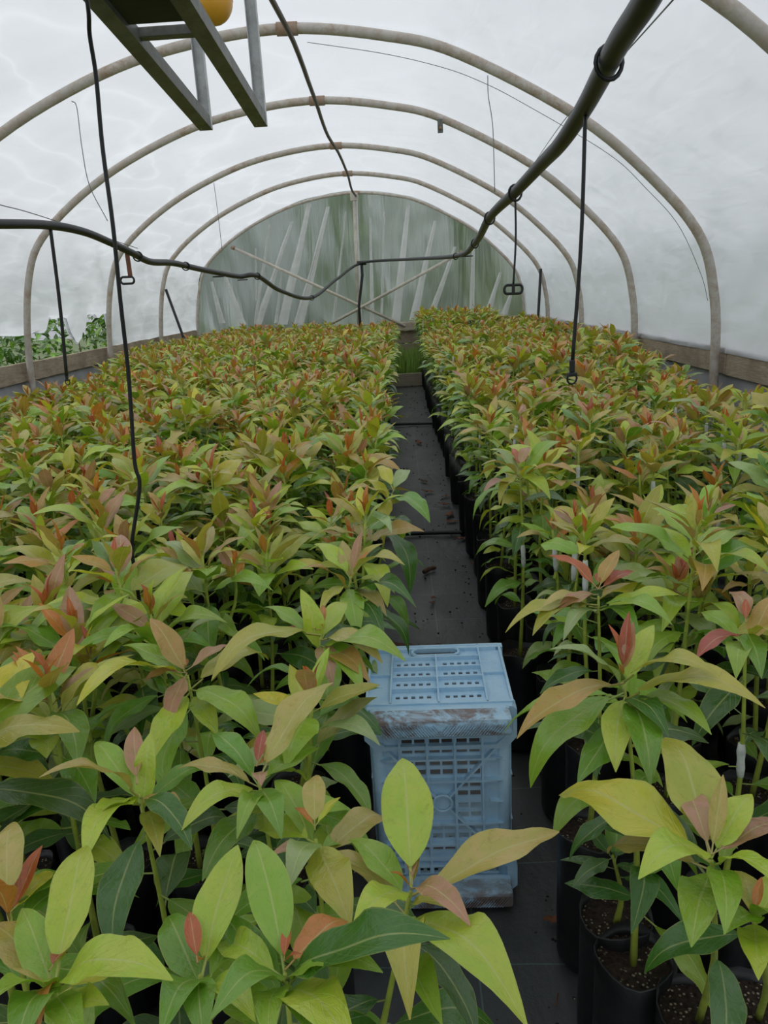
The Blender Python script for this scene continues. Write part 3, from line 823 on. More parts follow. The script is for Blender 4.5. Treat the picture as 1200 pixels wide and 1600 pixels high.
dead_leaf(662, 752, 0.09, 0.8, 'dark dry leaf in the middle of the walkway beyond the hose', mat='twig')
for (px, py, ln) in ((695, 788, 0.10), (702, 804, 0.12), (705, 815, 0.09), (728, 827, 0.12), (722, 842, 0.10), (733, 856, 0.10), (655, 692, 0.13), (696, 775, .07), (676, 934, 0.04), (675, 941, 0.03), (762, 935, 0.08), (745, 880, 0.07)):
    dead_leaf(px, py, ln, random.uniform(0, 3), 'brown dry leaf scrap among others along the bag row edge', random.uniform(0.1, 0.6))
a, b = at_z(662, 894, 0.010), at_z(681, 887, 0.010)
tag(tube('dry_twig', catmull([a, (a + b) / 2 + Vector((0, 0.01, 0.003)), b], 5), [0.011, 0.012, 0.013, 0.0135, 0.013, 0.012, 0.011, 0.012, 0.011, 0.009, 0.007], M['twig'], None, 7), 'thick short brown twig lying on the walkway', 'twig')
a, b = at_z(868, 1572, 0.004), at_z(872, 1552, 0.004)
tag(tube('dry_twig', [a, b], 0.0016, M['dead'], None, 5), 'tiny pale straw on the cloth by the crate', 'twig')
# crumbs of soil and perlite on the cloth
bm = BM()
rr = random.Random(5)
for k in range(420):
    y = 0.9 + 11 * rr.random() ** 1.6; e = rr.random() ** 2.2
    x = 0.30 - 0.5 * e if rr.random() < 0.75 else -0.22 + 0.4 * e
    s = rr.uniform(0.0015, 0.0045) * (1 + 0.12 * y)
    bmesh.ops.create_icosphere(bm, subdivisions=1, radius=s, matrix=Matrix.Translation((x, y, s * 0.5 - 0.004)) @ Matrix.Diagonal((1, rr.uniform(.6, 1.2), rr.uniform(.5, 1), 1)))
cr = obj('soil_crumbs', bm, M['soil']); tag(cr, 'scattered soil crumbs on the black cloth', 'soil', kind='stuff')
bm = BM()
for k in range(60):
    y = 0.9 + 3.5 * rr.random() ** 1.5; x = rr.uniform(-0.2, 0.30); s = rr.uniform(0.0012, 0.0028)
    bmesh.ops.create_icosphere(bm, subdivisions=1, radius=s, matrix=Matrix.Translation((x, y, s * 0.5 - 0.003)))
cr = obj('perlite_specks', bm, M['perlite']); tag(cr, 'pale perlite specks on the black cloth', 'perlite', kind='stuff')

# kerb board and grass at the end of the walkway
kb = at_z(645, 602, 0.0)
tag(box('kerb_board', (0.12, kb.y, 0.09), (0.66, 0.05, 0.20), M['wood_end'], None, 0.006), 'pale timber kerb across the end of the walkway', 'board')
bm = BM()
for k in range(1500):
    x = rr.uniform(-0.25, 0.5); y = rr.uniform(kb.y + 0.05, kb.y + 1.9); h = rr.uniform(0.2, 0.46); w = 0.007
    a = rr.uniform(0, 6.28); l = rr.uniform(0.0, 0.12)
    dx, dy = math.cos(a), math.sin(a)
    v = [bm.verts.new((x - dy * w, y + dx * w, 0.1)), bm.verts.new((x + dy * w, y - dx * w, 0.1)),
         bm.verts.new((x + dx * l * .4 + dy * w * .7, y + dy * l * .4 - dx * w * .7, 0.1 + h * 0.6)), bm.verts.new((x + dx * l * .4 - dy * w * .7, y + dy * l * .4 + dx * w * .7, 0.1 + h * 0.6)), bm.verts.new((x + dx * l, y + dy * l, 0.1 + h))]
    bm.faces.new((v[0], v[1], v[2], v[3])); bm.faces.new((v[3], v[2], v[4]))
gr = obj('grass_patch', bm, M['grass']); tag(gr, 'patch of fresh green grass behind the timber kerb', 'grass', kind='stuff')
tag(box('grass_bed_soil', (0.12, kb.y + 1.0, 0.05), (0.8, 1.9, 0.12), M['soilground']), 'raised soil under the grass patch', kind='structure')

# ------------------------------------------------------------------ saplings
# leaf shapes: chord along +Y from 0 to 1, blade in XY, arched in Z, short petiole first
def leaf_arrays(nl, na, wr, arch, fold, wave, bend, pet=0.10, seed=0):
    rg = random.Random(seed); V = []; UV = []; Fc = []
    ph = rg.uniform(0, 6)
    for i in range(nl + 1):
        t = i / nl
        w = wr * 0.5 * (max(0.0, math.sin(math.pi * t ** 0.88)) ** 0.82) * (1 - 0.18 * t)
        if i == 0: w = 0.012
        if i == nl: w = 0.004
        y = pet + (1 - pet) * t
        zc = arch * 4 * y * (1 - y) * (0.75 + 0.5 * t) + 0.012 * math.sin(t * 9 + ph)
        xb = bend * 4 * y * (1 - y)
        for j in range(na + 1):
            u = -1 + 2 * j / na
            z = zc + fold * w * abs(u) ** 1.3 * 1.0 + wave * w * (abs(u) ** 2) * (math.sin(t * 11 + ph + (1.7 if u > 0 else 0)) + 0.25 * math.sin(t * 23 + 2 * ph + (2.6 if u > 0 else 0)))
            V.append((xb + u * w, y, z)); UV.append((0.5 + 0.5 * u, t))
    for i in range(nl):
        for j in range(na):
            a = i * (na + 1) + j
            Fc.append((a, a + 1, a + na + 2, a + na + 1))
    # petiole
    n0 = len(V); pw = 0.011; zp = arch * 4 * pet * (1 - pet) * 0.75; xp = bend * 4 * pet * (1 - pet)
    for (yy, zz, xx) in ((0, 0, 0), (pet + 0.02, zp, xp)):
        for (dx, dz) in ((-pw, 0), (0, -pw * 1.3), (pw, 0), (0, pw * 0.6)):
            V.append((xx + dx, yy, zz + dz)); UV.append((0.5, 0.03))
    for k in range(4):
        Fc.append((n0 + k, n0 + (k + 1) % 4, n0 + 4 + (k + 1) % 4, n0 + 4 + k))
    return np.array(V), np.array(UV), Fc
SHAPES = [(0.34, 0.06, 0.25, 0.06, 0.00), (0.36, 0.11, 0.18, 0.12, 0.03), (0.33, 0.17, 0.20, 0.16, -0.03), (0.37, 0.20, 0.12, 0.12, 0.02), (0.32, 0.24, 0.25, 0.18, -0.02),
          (0.30, 0.09, 0.35, 0.18, 0.05), (0.35, 0.14, -0.10, 0.20, -0.04), (0.40, 0.12, 0.15, 0.18, 0.0), (0.24, 0.03, 0.5, 0.03, 0.0), (0.22, 0.06, 0.6, 0.05, 0.02),
          (0.34, 0.28, 0.1, 0.14, 0.0), (0.32, -0.04, 0.3, 0.08, 0.0)]
NEAR, FARA = [], []
for i, (wr, ar, fo, wv, be) in enumerate(SHAPES):
    V, UV, Fc = leaf_arrays(15, 6, wr, ar, fo, wv * 1.05, be, 0.12, i)
    me = bpy.data.meshes.new('leaf'); me.from_pydata(V.tolist(), [], Fc)
    uvl = me.uv_layers.new(name='UVMap'); li = np.zeros(len(me.loops), dtype=np.int32); me.loops.foreach_get('vertex_index', li)
    uvl.data.foreach_set('uv', UV[li].astype(np.float32).ravel()); me.polygons.foreach_set('use_smooth', [True] * len(me.polygons))
    me.materials.append(M['leaf']); me.update(); NEAR.append(me)
    FARA.append(leaf_arrays(4, 2, wr * 1.04, ar, fo, wv * 0.6, be, 0.09, i))

def lin(c): return srgb(*c)
PAL = {'red': (208, 108, 68), 'crimson': (192, 94, 78), 'orange': (218, 138, 68), 'pink': (200, 148, 120), 'bronze': (200, 156, 84), 'tan': (200, 178, 102), 'olive': (194, 186, 78),
       'yellow': (214, 206, 66), 'lime': (190, 206, 70), 'green': (154, 188, 62), 'mid': (120, 164, 54), 'dark': (70, 118, 38), 'deep': (88, 122, 68), 'grey': (170, 186, 124)}
PAL = {k: np.array(srgb(*v)[:3]) for k, v in PAL.items()}
def jit(rg, c, a=0.14):
    k = 1 + rg.uniform(-a, a)
    return tuple(min(1, max(0.003, c[i] * k * (1 + rg.uniform(-a, a) * 0.6))) for i in range(3)) + (1.0,)
def leaf_matrix(base, direction, length, roll=0.0, up=Vector((0, 0, 1)), wscale=1.0):
    d = direction.normalized()
    n = up - d * up.dot(d)
    if n.length < 1e-3: n = Vector((1, 0, 0)) - d * d.x
    n.normalize(); x = d.cross(n)
    if roll:
        cr, sr = math.cos(roll), math.sin(roll); x, n = x * cr + n * sr, n * cr - x * sr
    L = length
    return Matrix(((x.x * L * wscale, d.x * L, n.x * L, base.x), (x.y * L * wscale, d.y * L, n.y * L, base.y), (x.z * L * wscale, d.z * L, n.z * L, base.z), (0, 0, 0, 1)))
def choose(rg, opts):
    s = sum(w for _, w in opts); r = rg.uniform(0, s)
    for k, w in opts:
        r -= w
        if r <= 0: return k
    return opts[-1][0]

BAGH = 0.33
def shoot(rg, tip, axis, n, flush, size, out, names=None):
    """leaves of one shoot in spiral order; flush 0..1 says how red the tip is"""
    az = rg.uniform(0, 6.28)
    for i in range(n):
        t = i / max(1, n - 1)
        az += 2.399 + rg.uniform(-0.35, 0.35)
        if i < 3:
            el = rg.uniform(58, 84); ln = rg.uniform(0.045, 0.085); shp = rg.choice((8, 9, 8, 5)); dz = 0.0 - 0.004 * i
            c = choose(rg, [('red', 3 * flush), ('crimson', 0.9 * flush), ('orange', 2.2 * flush), ('pink', 1.0 * flush), ('lime', 2.6 * (1 - flush)), ('yellow', 1.3 * (1 - flush)), ('tan', 0.8)])
        elif i < 8:
            el = rg.uniform(18, 60); ln = rg.uniform(0.085, 0.135); shp = rg.choice((0, 1, 5, 11, 0, 2)); dz = -0.012 - 0.008 * (i - 3)
            c = choose(rg, [('pink', 1.5 * flush), ('orange', 1.0 * flush), ('bronze', 1.7 * flush), ('tan', 1.6), ('olive', 1.8), ('yellow', 0.8), ('lime', 1.6 * (1.2 - flush)), ('green', 0.9 * (1.2 - flush))])
        elif i < 16:
            el = rg.uniform(-8, 34); ln = rg.uniform(0.13, 0.185); shp = rg.choice((1, 2, 3, 6, 7, 4)); dz = -0.045 - 0.011 * (i - 8)
            c = choose(rg, [('bronze', 0.6 * flush), ('tan', 0.8), ('olive', 2.0), ('yellow', 0.8), ('lime', 2.8), ('green', 2.2), ('grey', 0.7), ('mid', 0.7)])
        else:
            el = rg.uniform(-38, 8); ln = rg.uniform(0.13, 0.19); shp = rg.choice((3, 4, 2, 10, 6)); dz = -0.13 - 0.036 * (i - 16)
            c = choose(rg, [('lime', 1.0), ('green', 2.2), ('mid', 2.4), ('dark', 1.8), ('deep', 0.9), ('olive', 0.6)])
        ln *= size * 1.06
        e = math.radians(el)
        d = Vector((math.cos(az) * math.cos(e), math.sin(az) * math.cos(e), math.sin(e)))
        b = tip + axis * dz
        if names is not None: names.append(c)
        out.append((shp, leaf_matrix(b, d, ln, rg.uniform(-0.35, 0.35), wscale=rg.uniform(0.9, 1.15)), jit(rg, PAL[c])))

LAST_NAMES = []
def gen_plant(rg, x, y, h, flush, tape, nl):
    LAST_NAMES.clear()
    leaves = []; stems = []; tapes = []
    base = Vector((x, y, BAGH - 0.03)); lean = Vector((rg.uniform(-0.04, 0.04), rg.uniform(-0.04, 0.04), 0))
    if -0.36 < x < 0: lean.x += rg.uniform(0.04, 0.11)
    tip = Vector((x, y, h)) + lean
    mid = (base + tip) / 2 + Vector((rg.uniform(-0.015, 0.015), rg.uniform(-0.015, 0.015), 0))
    stems.append(([base, mid, tip], [0.0065, 0.0055, 0.003]))
    size = rg.uniform(0.86, 1.12)
    axis = (tip - mid).normalized()
    shoot(rg, tip, axis, 11 if tape else nl, flush, size * (0.85 if tape else 1.0), leaves, LAST_NAMES)
    edge = -0.42 < x < 0.62
    if tape or edge or y < 4:
        for k in range(12 if edge else 7):
            t = rg.uniform(0.15, 0.66 if tape else 0.8); b = base.lerp(mid, t * 2) if t < 0.5 else mid.lerp(tip, t * 2 - 1)
            a = rg.uniform(0, 6.28); e = math.radians(rg.uniform(-40, 25))
            d = Vector((math.cos(a) * math.cos(e), math.sin(a) * math.cos(e), math.sin(e)))
            leaves.append((rg.choice((2, 3, 4, 6, 7, 10)), leaf_matrix(b, d, rg.uniform(0.07, 0.15), rg.uniform(-0.4, 0.4)), jit(rg, PAL[choose(rg, [('green', 2), ('mid', 2.5), ('dark', 1.2), ('deep', 1.5), ('lime', 1), ('grey', 1)])])))
    if rg.random() < 0.40:
        k = rg.uniform(0.45, 0.7); b = base.lerp(tip, k); a = rg.uniform(0, 6.28)
        t2 = b + Vector((math.cos(a) * 0.06, math.sin(a) * 0.06, (h - b.z) * rg.uniform(0.55, 0.95)))
        stems.append(([b, (b + t2) / 2 + Vector((math.cos(a) * 0.02, math.sin(a) * 0.02, 0)), t2], [0.005, 0.0045, 0.003]))
        shoot(rg, t2, (t2 - b).normalized(), rg.randint(7, 10), min(1, flush + 0.1), size * 0.8, leaves)
    if tape:
        k0 = rg.uniform(0.70, 0.76); tapes.append((k0, k0 + rg.uniform(0.12, 0.18)))
    return leaves, stems, tapes, base, mid, tip
def q_bez(a, m, b, t):
    return a.lerp(m, t / 0.5) if t < 0.5 else m.lerp(b, (t - 0.5) / 0.5)

# shared bag and soil meshes
def bag_bm(seed, sides=18):
    rg = random.Random(seed); bm = BM(); rings = []
    prof = [(0.000, 0.058), (0.012, 0.063), (0.10, 0.064), (0.20, 0.063), (0.29, 0.064), (BAGH, 0.0655), (BAGH + 0.003, 0.0635), (BAGH - 0.03, 0.0615)]
    for (z, r) in prof:
        ring = []
        for k in range(sides):
            a = 2 * math.pi * k / sides
            rr_ = r * (1 + 0.05 * noise.noise(Vector((math.cos(a) * 2 + seed, math.sin(a) * 2, z * 14))))
            zz = z + (0.008 * math.sin(3 * a + seed) if z >= BAGH else 0)
            ring.append(bm.verts.new((rr_ * math.cos(a), rr_ * math.sin(a), zz)))
        rings.append(ring)
    for r0, r1 in zip(rings[:-1], rings[1:]):
        for k in range(sides): bm.faces.new((r0[k], r0[(k + 1) % sides], r1[(k + 1) % sides], r1[k]))
    bm.faces.new(rings[0][::-1])
    return bm
def soil_bm(seed):
    bm = BM(); c = bm.verts.new((0, 0, BAGH - 0.018)); prev = [c]
    rings = []
    for q in (0.02, 0.042, 0.062):
        rings.append([bm.verts.new((q * math.cos(k / 14 * 6.2832), q * math.sin(k / 14 * 6.2832), BAGH - 0.021 + 0.006 * noise.noise(Vector((q * 90 + seed, k * 1.7, 0))))) for k in range(14)])
    for k in range(14): bm.faces.new((c, rings[0][k], rings[0][(k + 1) % 14]))
    for r0, r1 in zip(rings[:-1], rings[1:]):
        for k in range(14): bm.faces.new((r0[k], r1[k], r1[(k + 1) % 14], r0[(k + 1) % 14]))
    return bm
def to_mesh(bm, name, mat):
    me = bpy.data.meshes.new(name); bm.normal_update(); bm.to_mesh(me); bm.free(); me.materials.append(mat)
    me.polygons.foreach_set('use_smooth', [True] * len(me.polygons)); return me
BAGS = [to_mesh(bag_bm(s), 'nursery_bag', M['bag']) for s in range(4)]
SOILS = [to_mesh(soil_bm(s), 'potting_soil', M['soil']) for s in range(3)]

SAP_N = [0]
def build_plant(rg, data, label, group):
    leaves, stems, tapes, base, mid, tip = data
    root = empty('avocado_sapling', (base.x, base.y, 0)); tag(root, label, 'sapling', group)
    inv = Vector((base.x, base.y, 0))
    o = obj('nursery_bag', rg.choice(BAGS), None, root); o.rotation_euler = (0, 0, rg.uniform(0, 6.28)); o.scale = (1, 1, 1)
    s = obj('potting_soil', rg.choice(SOILS), None, o); s.rotation_euler = (0, 0, rg.uniform(0, 6.28))
    for pts, rads in stems:
        pl = catmull([p - inv for p in pts], 3); n = len(pl)
        rl = [rads[0] + (rads[-1] - rads[0]) * k / (n - 1) for k in range(n)]
        st = tube('stem', pl, rl, M['stem'], root, 6)
        if pts is stems[0][0]: st0 = st
    for (k0, k1) in tapes:
        pl = [q_bez(base, mid, tip, k0 + (k1 - k0) * j / 4) - inv for j in range(5)]
        tube('graft_tape', pl, [0.0058, 0.0074, 0.0064, 0.0076, 0.0054], M['tape'], st0, 7)
    for (shp, mtx, col) in leaves:
        l = bpy.data.objects.new('leaf', NEAR[shp]); COL.objects.link(l); l.parent = root
        mm = mtx.copy(); mm.translation = mm.translation - inv
        l.matrix_local = mm; l.color = col
    return root

rgp = random.Random(2024)
# --- foreground saplings laid out one by one: whorl, bag offset, leaves (tip pixel, blade length in metres, side, colour, shape)
def pick_tip(B, px, py, ln, side):
    d = Vector(ray(px, py)).normalized(); o = Vector((0, 0, EYE)); w = o - B
    b = d.dot(w); cc = w.dot(w) - ln * ln; disc = b * b - cc
    if disc <= 0: return o + d * (-b)
    s = math.sqrt(disc)
    return o + d * (-b - s if side == 'n' else -b + s)
HERO = []
def hero(px, py, zw, leaves, label, lean=(0, 0), extra=6, tape=False, low=('mid', 'dark', 'green', 'deep'), foot=None):
    W = at_z(px, py, zw)
    bx, by = W.x + lean[0], W.y + lean[1]
    if foot: f = at_z(foot[0], foot[1], BAGH - 0.02); bx, by = f.x, f.y; extra -= 6
    base = Vector((bx, by, BAGH - 0.03)); mid = (base + W) / 2 + Vector((0.01, -0.008, 0)) + (W - base) * 0.02
    out = []
    axis = (W - mid).normalized()
    for k, lf in enumerate(leaves):
        tx, ty, ln, side, col, shp = lf[:6]
        b = W - axis * (0.006 * (k % 6)) if len(lf) < 7 else W + axis * lf[6]
        T = pick_tip(b, tx, ty, ln, side)
        d = T - b
        out.append((shp, leaf_matrix(b, d, d.length, rgp.uniform(-0.15, 0.15), wscale=0.86 * (lf[7] if len(lf) > 7 else 1.05)), jit(rgp, PAL[col], 0.06)))
    az = rgp.uniform(0, 6)
    extra += 6
    for k in range(extra):
        az += 2.4; e = math.radians(rgp.uniform(-35, 10)); b = W - axis * (0.05 + 0.4 * k / extra)
        d = Vector((math.cos(az) * math.cos(e), math.sin(az) * math.cos(e), math.sin(e)))
        out.append((rgp.choice((2, 3, 4, 6, 10)), leaf_matrix(b, d, rgp.uniform(0.12, 0.17), rgp.uniform(-0.3, 0.3)), jit(rgp, PAL[rgp.choice(low)])))
    HERO.append((bx, by))
    data = (out, [([base, mid, W + axis * 0.006], [0.0065, 0.005, 0.0022])], [(0.5, 0.62)] if tape else [], base, mid, W)
    build_plant(rgp, data, label, None)

hero(976, 1076, 0.84, [(808, 1156, .19, 'n', 'bronze', 2, .01), (828, 1230, .20, 'n', 'green', 3), (962, 1206, .15, 'n', 'lime', 1), (1016, 1230, .18, 'n', 'mid', 2), (1112, 1150, .16, 'n', 'green', 2),
      (1126, 1058, .16, 'n', 'olive', 3, .012), (1022, 976, .12, 'f', 'lime', 1, .0), (858, 1016, .15, 'n', 'grey', 2), (785, 1146, .21, 'f', 'green', 1), (1195, 1104, .21, 'n', 'olive', 3),
      (983, 955, .085, 'f', 'crimson', 8, .03), (951, 975, .07, 'f', 'red', 9, .03), (990, 972, .075, 'n', 'pink', 0, .025), (965, 1035, .035, 'n', 'orange', 8, .02), (1045, 1150, .13, 'n', 'dark', 3, -.02), (900, 1120, .14, 'f', 'green', 7, -.03)],
     'avocado sapling with a broad wheel of leaves and red tip beside the crate', (0.035, 0.0))
hero(935, 936, 0.86, [(854, 868, .13, 'f', 'red', 5, .02), (990, 893, .11, 'f', 'crimson', 5, .02), (790, 990, .19, 'n', 'olive', 2), (832, 992, .16, 'n', 'olive', 3), (1068, 932, .17, 'f', 'lime', 1), (968, 860, .11, 'f', 'bronze', 0, .02),
      (848, 948, .13, 'n', 'tan', 1), (866, 962, .11, 'n', 'pink', 2, .01), (932, 895, .05, 'f', 'red', 8, .03), (1050, 975, .16, 'n', 'green', 3), (1000, 1000, .13, 'n', 'mid', 4), (880, 1000, .14, 'n', 'grey', 4), (985, 912, .09, 'f', 'tan', 0)],
     'avocado sapling with two long red leaves behind the wheel-shaped sapling', (0.0, 0.02))
hero(640, 1400, 0.82, [(629, 1183, .16, 'f', 'lime', 7, .01, 1.15), (641, 1288, .075, 'f', 'pink', 8, .015, 1.2), (874, 1300, .20, 'f', 'tan', 5, .0, .95), (736, 1449, .105, 'n', 'pink', 2, .01), (500, 1334, .13, 'f', 'tan', 5), (544, 1312, .12, 'f', 'green', 1, -.01),
      (548, 1470, .12, 'n', 'lime', 3), (655, 1320, .05, 'f', 'tan', 9, .01), (610, 1362, .04, 'n', 'orange', 9, .01), (700, 1420, .06, 'n', 'olive', 2), (824, 1602, .21, 'n', 'lime', 3, -.04), (640, 1590, .18, 'n', 'olive', 4, -.06), (690, 1598, .20, 'n', 'green', 9, -.08)],
     'avocado sapling leaning over the walkway before the crate, one upright yellow-green leaf', (-0.14, 0.0), 3)
hero(446, 1530, 0.84, [(702, 1466, .20, 'n', 'dark', 1, .0, .95), (600, 1522, .14, 'n', 'green', 2, -.01), (396, 1312, .158, 'f', 'green', 1, 0, .95), (544, 1438, .10, 'f', 'orange', 7, .01), (452, 1442, .05, 'f', 'red', 8, .02), (472, 1490, .03, 'n', 'red', 9, .02),
      (345, 1475, .12, 'f', 'lime', 2), (330, 1590, .12, 'n', 'mid', 3), (420, 1640, .10, 'n', 'green', 3), (560, 1660, .15, 'n', 'lime', 3, -.02), (500, 1640, .12, 'n', 'mid', 2, -.03), (345, 1425, .12, 'f', 'mid', 0)],
     'avocado sapling with a long dark glossy leaf reaching towards the walkway', (-0.03, 0.0), 4)
hero(494, 1318, 0.80, [(494, 1210, .09, 'f', 'tan', 7, .02), (610, 1288, .15, 'f', 'tan', 3, -.03, 1.1), (548, 1448, .14, 'n', 'olive', 7, .0, 1.1), (420, 1340, .08, 'n', 'pink', 2), (532, 1245, .06, 'f', 'yellow', 9, .025), (460, 1262, .05, 'f', 'orange', 9, .025), (400, 1302, .12, 'f', 'lime', 1),
      (450, 1390, .12, 'n', 'grey', 3), (560, 1340, .10, 'f', 'green', 2), (430, 1220, .14, 'f', 'green', 2, -.02)],
     'avocado sapling with tan oval leaves beside the lower part of the crate', (-0.03, 0.03), 6)
hero(84, 1545, 0.84, [(134, 1320, .165, 'f', 'lime', 1, .0, .95), (124, 1452, .075, 'f', 'crimson', 8, .02, 1.3), (-20, 1448, .13, 'f', 'tan', 1), (34, 1418, .11, 'f', 'green', 7), (272, 1534, .155, 'n', 'lime', 2, 0, 1.15), (238, 1506, .13, 'f', 'yellow', 7, -.01, 1.1), (62, 1605, .08, 'n', 'orange', 3), (20, 1660, .12, 'n', 'mid', 3), (130, 1640, .1, 'n', 'green', 3), (-30, 1580, .12, 'n', 'green', 2), (170, 1570, .1, 'n', 'lime', 1)],
     'avocado sapling with a tall lime leaf and a narrow crimson tip', (0, 0), 4)
hero(12, 1420, 0.83, [(20, 1283, .12, 'f', 'tan', 7), (82, 1362, .10, 'f', 'yellow', 5), (66, 1320, .09, 'f', 'red', 8), (-60, 1400, .12, 'n', 'orange', 2), (60, 1460, .08, 'n', 'bronze', 9), (130, 1400, .12, 'f', 'mid', 2, -.03), (-20, 1330, .1, 'f', 'olive', 1), (110, 1370, .14, 'f', 'mid', 1)],
     'avocado sapling with tan and yellow leaves and a short red tip at the bed edge', (-0.02, 0), 5)
hero(314, 1532, 0.83, [(372, 1322, .15, 'f', 'lime', 0, .0, 1.15), (296, 1424, .065, 'f', 'red', 8, .02, 1.3), (425, 1440, .12, 'f', 'green', 2), (430, 1530, .11, 'n', 'green', 1), (258, 1516, .09, 'f', 'mid', 1), (262, 1430, .12, 'f', 'mid', 7, -.02), (320, 1640, .10, 'n', 'mid', 3), (250, 1620, .11, 'n', 'mid', 3), (316, 1500, .04, 'f', 'orange', 9, .02), (400, 1600, .12, 'n', 'lime', 2)],
     'avocado sapling with one upright red bud and a big oval lime leaf', (0, 0), 4)
hero(218, 1246, 0.82, [(60, 1217, .15, 'n', 'tan', 2), (290, 1282, .09, 'n', 'bronze', 7, .0, 1.2), (136, 1292, .11, 'n', 'lime', 2), (132, 1346, .15, 'n', 'lime', 3, -.01), (210, 1135, .10, 'f', 'pink', 8, .02, 1.4), (238, 1140, .10, 'f', 'lime', 1), (300, 1330, .13, 'n', 'dark', 2), (250, 1340, .1, 'n', 'olive', 2, -.02), (150, 1160, .13, 'f', 'green', 2), (330, 1210, .12, 'f', 'mid', 3)],
     'avocado sapling with a pinkish upright tip and one coppery oval leaf', (0, 0), 6)
hero(404, 1218, 0.82, [(412, 1140, .07, 'f', 'crimson', 8, .02, 1.2), (408, 1228, .06, 'n', 'pink', 7, .01), (272, 1206, .12, 'f', 'tan', 2), (284, 1296, .13, 'n', 'lime', 3), (520, 1065, .17, 'f', 'tan', 7, .0), (430, 1180, .05, 'f', 'orange', 9, .02), (480, 1225, .10, 'f', 'lime', 2), (500, 1170, .14, 'f', 'green', 1), (330, 1150, .14, 'f', 'mid', 2), (440, 1310, .12, 'n', 'mid', 3), (370, 1310, .11, 'n', 'green', 4)],
     'avocado sapling with short crimson tip leaves between tan and lime leaves', (0, 0), 6)
hero(294, 1060, 0.84, [(262, 1136, .10, 'n', 'pink', 7, .01), (224, 1066, .09, 'n', 'pink', 5, .01), (234, 966, .13, 'f', 'bronze', 7, .0, .95), (358, 1008, .10, 'f', 'pink', 5, .015), (231, 1202, .16, 'n', 'lime', 2), (340, 1150, .11, 'n', 'lime', 7), (408, 1158, .17, 'n', 'green', 3, -.02, 1.2), (290, 1030, .05, 'f', 'orange', 8, .02), (120, 1100, .21, 'n', 'yellow', 3, .0), (420, 1030, .18, 'f', 'olive', 3, -.02), (190, 1010, .15, 'f', 'green', 2)],
     'avocado sapling with four pink young leaves above lime leaves', (0, 0), 6)
hero(1112, 1348, 0.82, [(998, 1372, .13, 'n', 'lime', 3, .01, 1.25), (1080, 1478, .13, 'n', 'green', 7, -.02, 1.1), (1132, 1462, .12, 'n', 'green', 2, -.01), (950, 1336, .16, 'f', 'tan', 2), (872, 1240, .24, 'f', 'yellow', 7, .0, 1.05), (1212, 1282, .12, 'f', 'pink', 5, .02), (1078, 1240, .11, 'f', 'pink', 2, .02), (1230, 1400, .12, 'n', 'lime', 2), (1175, 1240, .10, 'f', 'lime', 7, .01), (1040, 1150, .19, 'f', 'olive', 7, .0, 1.1), (1130, 1210, .09, 'f', 'tan', 8, .02)],
     'avocado sapling with broad lime leaves over a bag of perlite mix', (-0.015, -0.05), 2, foot=(1092, 1590))
hero(1178, 1440, 0.78, [(1130, 1462, .1, 'n', 'green', 2), (1185, 1530, .10, 'n', 'lime', 7), (1260, 1480, .12, 'n', 'green', 3), (1240, 1380, .12, 'f', 'lime', 2), (1150, 1360, .1, 'f', 'olive', 1), (1190, 1370, .05, 'f', 'orange', 8, .02)],
     'avocado sapling with lime leaves on a thick pale stem', (0.0, 0), 2, foot=(1185, 1585))
hero(958, 1340, 0.50, [(895, 1385, .09, 'n', 'deep', 7), (905, 1290, .08, 'f', 'deep', 7), (985, 1310, .1, 'f', 'deep', 7), (1010, 1375, .08, 'n', 'deep', 7), (965, 1265, .12, 'f', 'mid', 7), (875, 1345, .09, 'f', 'deep', 0)],
     'small dark-leaved sapling in a bag on the walkway edge near the crate', (0.0, 0), 2, foot=(962, 1440))
hero(612, 775, 0.86, [(590, 728, .14, 'f', 'yellow', 7, .02, .9), (638, 735, .16, 'f', 'grey', 1, .01), (672, 818, .22, 'n', 'mid', 2), (540, 770, .17, 'n', 'tan', 2), (560, 800, .15, 'n', 'olive', 3), (650, 790, .15, 'n', 'tan', 5), (600, 850, .16, 'n', 'olive', 4), (640, 930, .22, 'n', 'dark', 10, -.1), (618, 760, .06, 'f', 'yellow', 9, .02), (570, 750, .13, 'f', 'yellow', 1)],
     'avocado sapling with an upright golden leaf overhanging the walkway', (-0.15, 0), 8)
hero(812, 740, 0.90, [(800, 700, .12, 'f', 'red', 8, .02), (828, 698, .10, 'f', 'pink', 7, .02), (752, 728, .15, 'n', 'tan', 2), (902, 742, .19, 'n', 'bronze', 2), (756, 768, .15, 'n', 'pink', 1), (884, 690, .2, 'f', 'green', 3), (780, 790, .13, 'n', 'olive', 4), (860, 780, .15, 'n', 'lime', 3), (770, 700, .13, 'f', 'grey', 1), (840, 730, .1, 'n', 'yellow', 2)],
     'taped avocado sapling with yellow stem and red tip at the walkway edge', (0.0, 0), 5, tape=True)

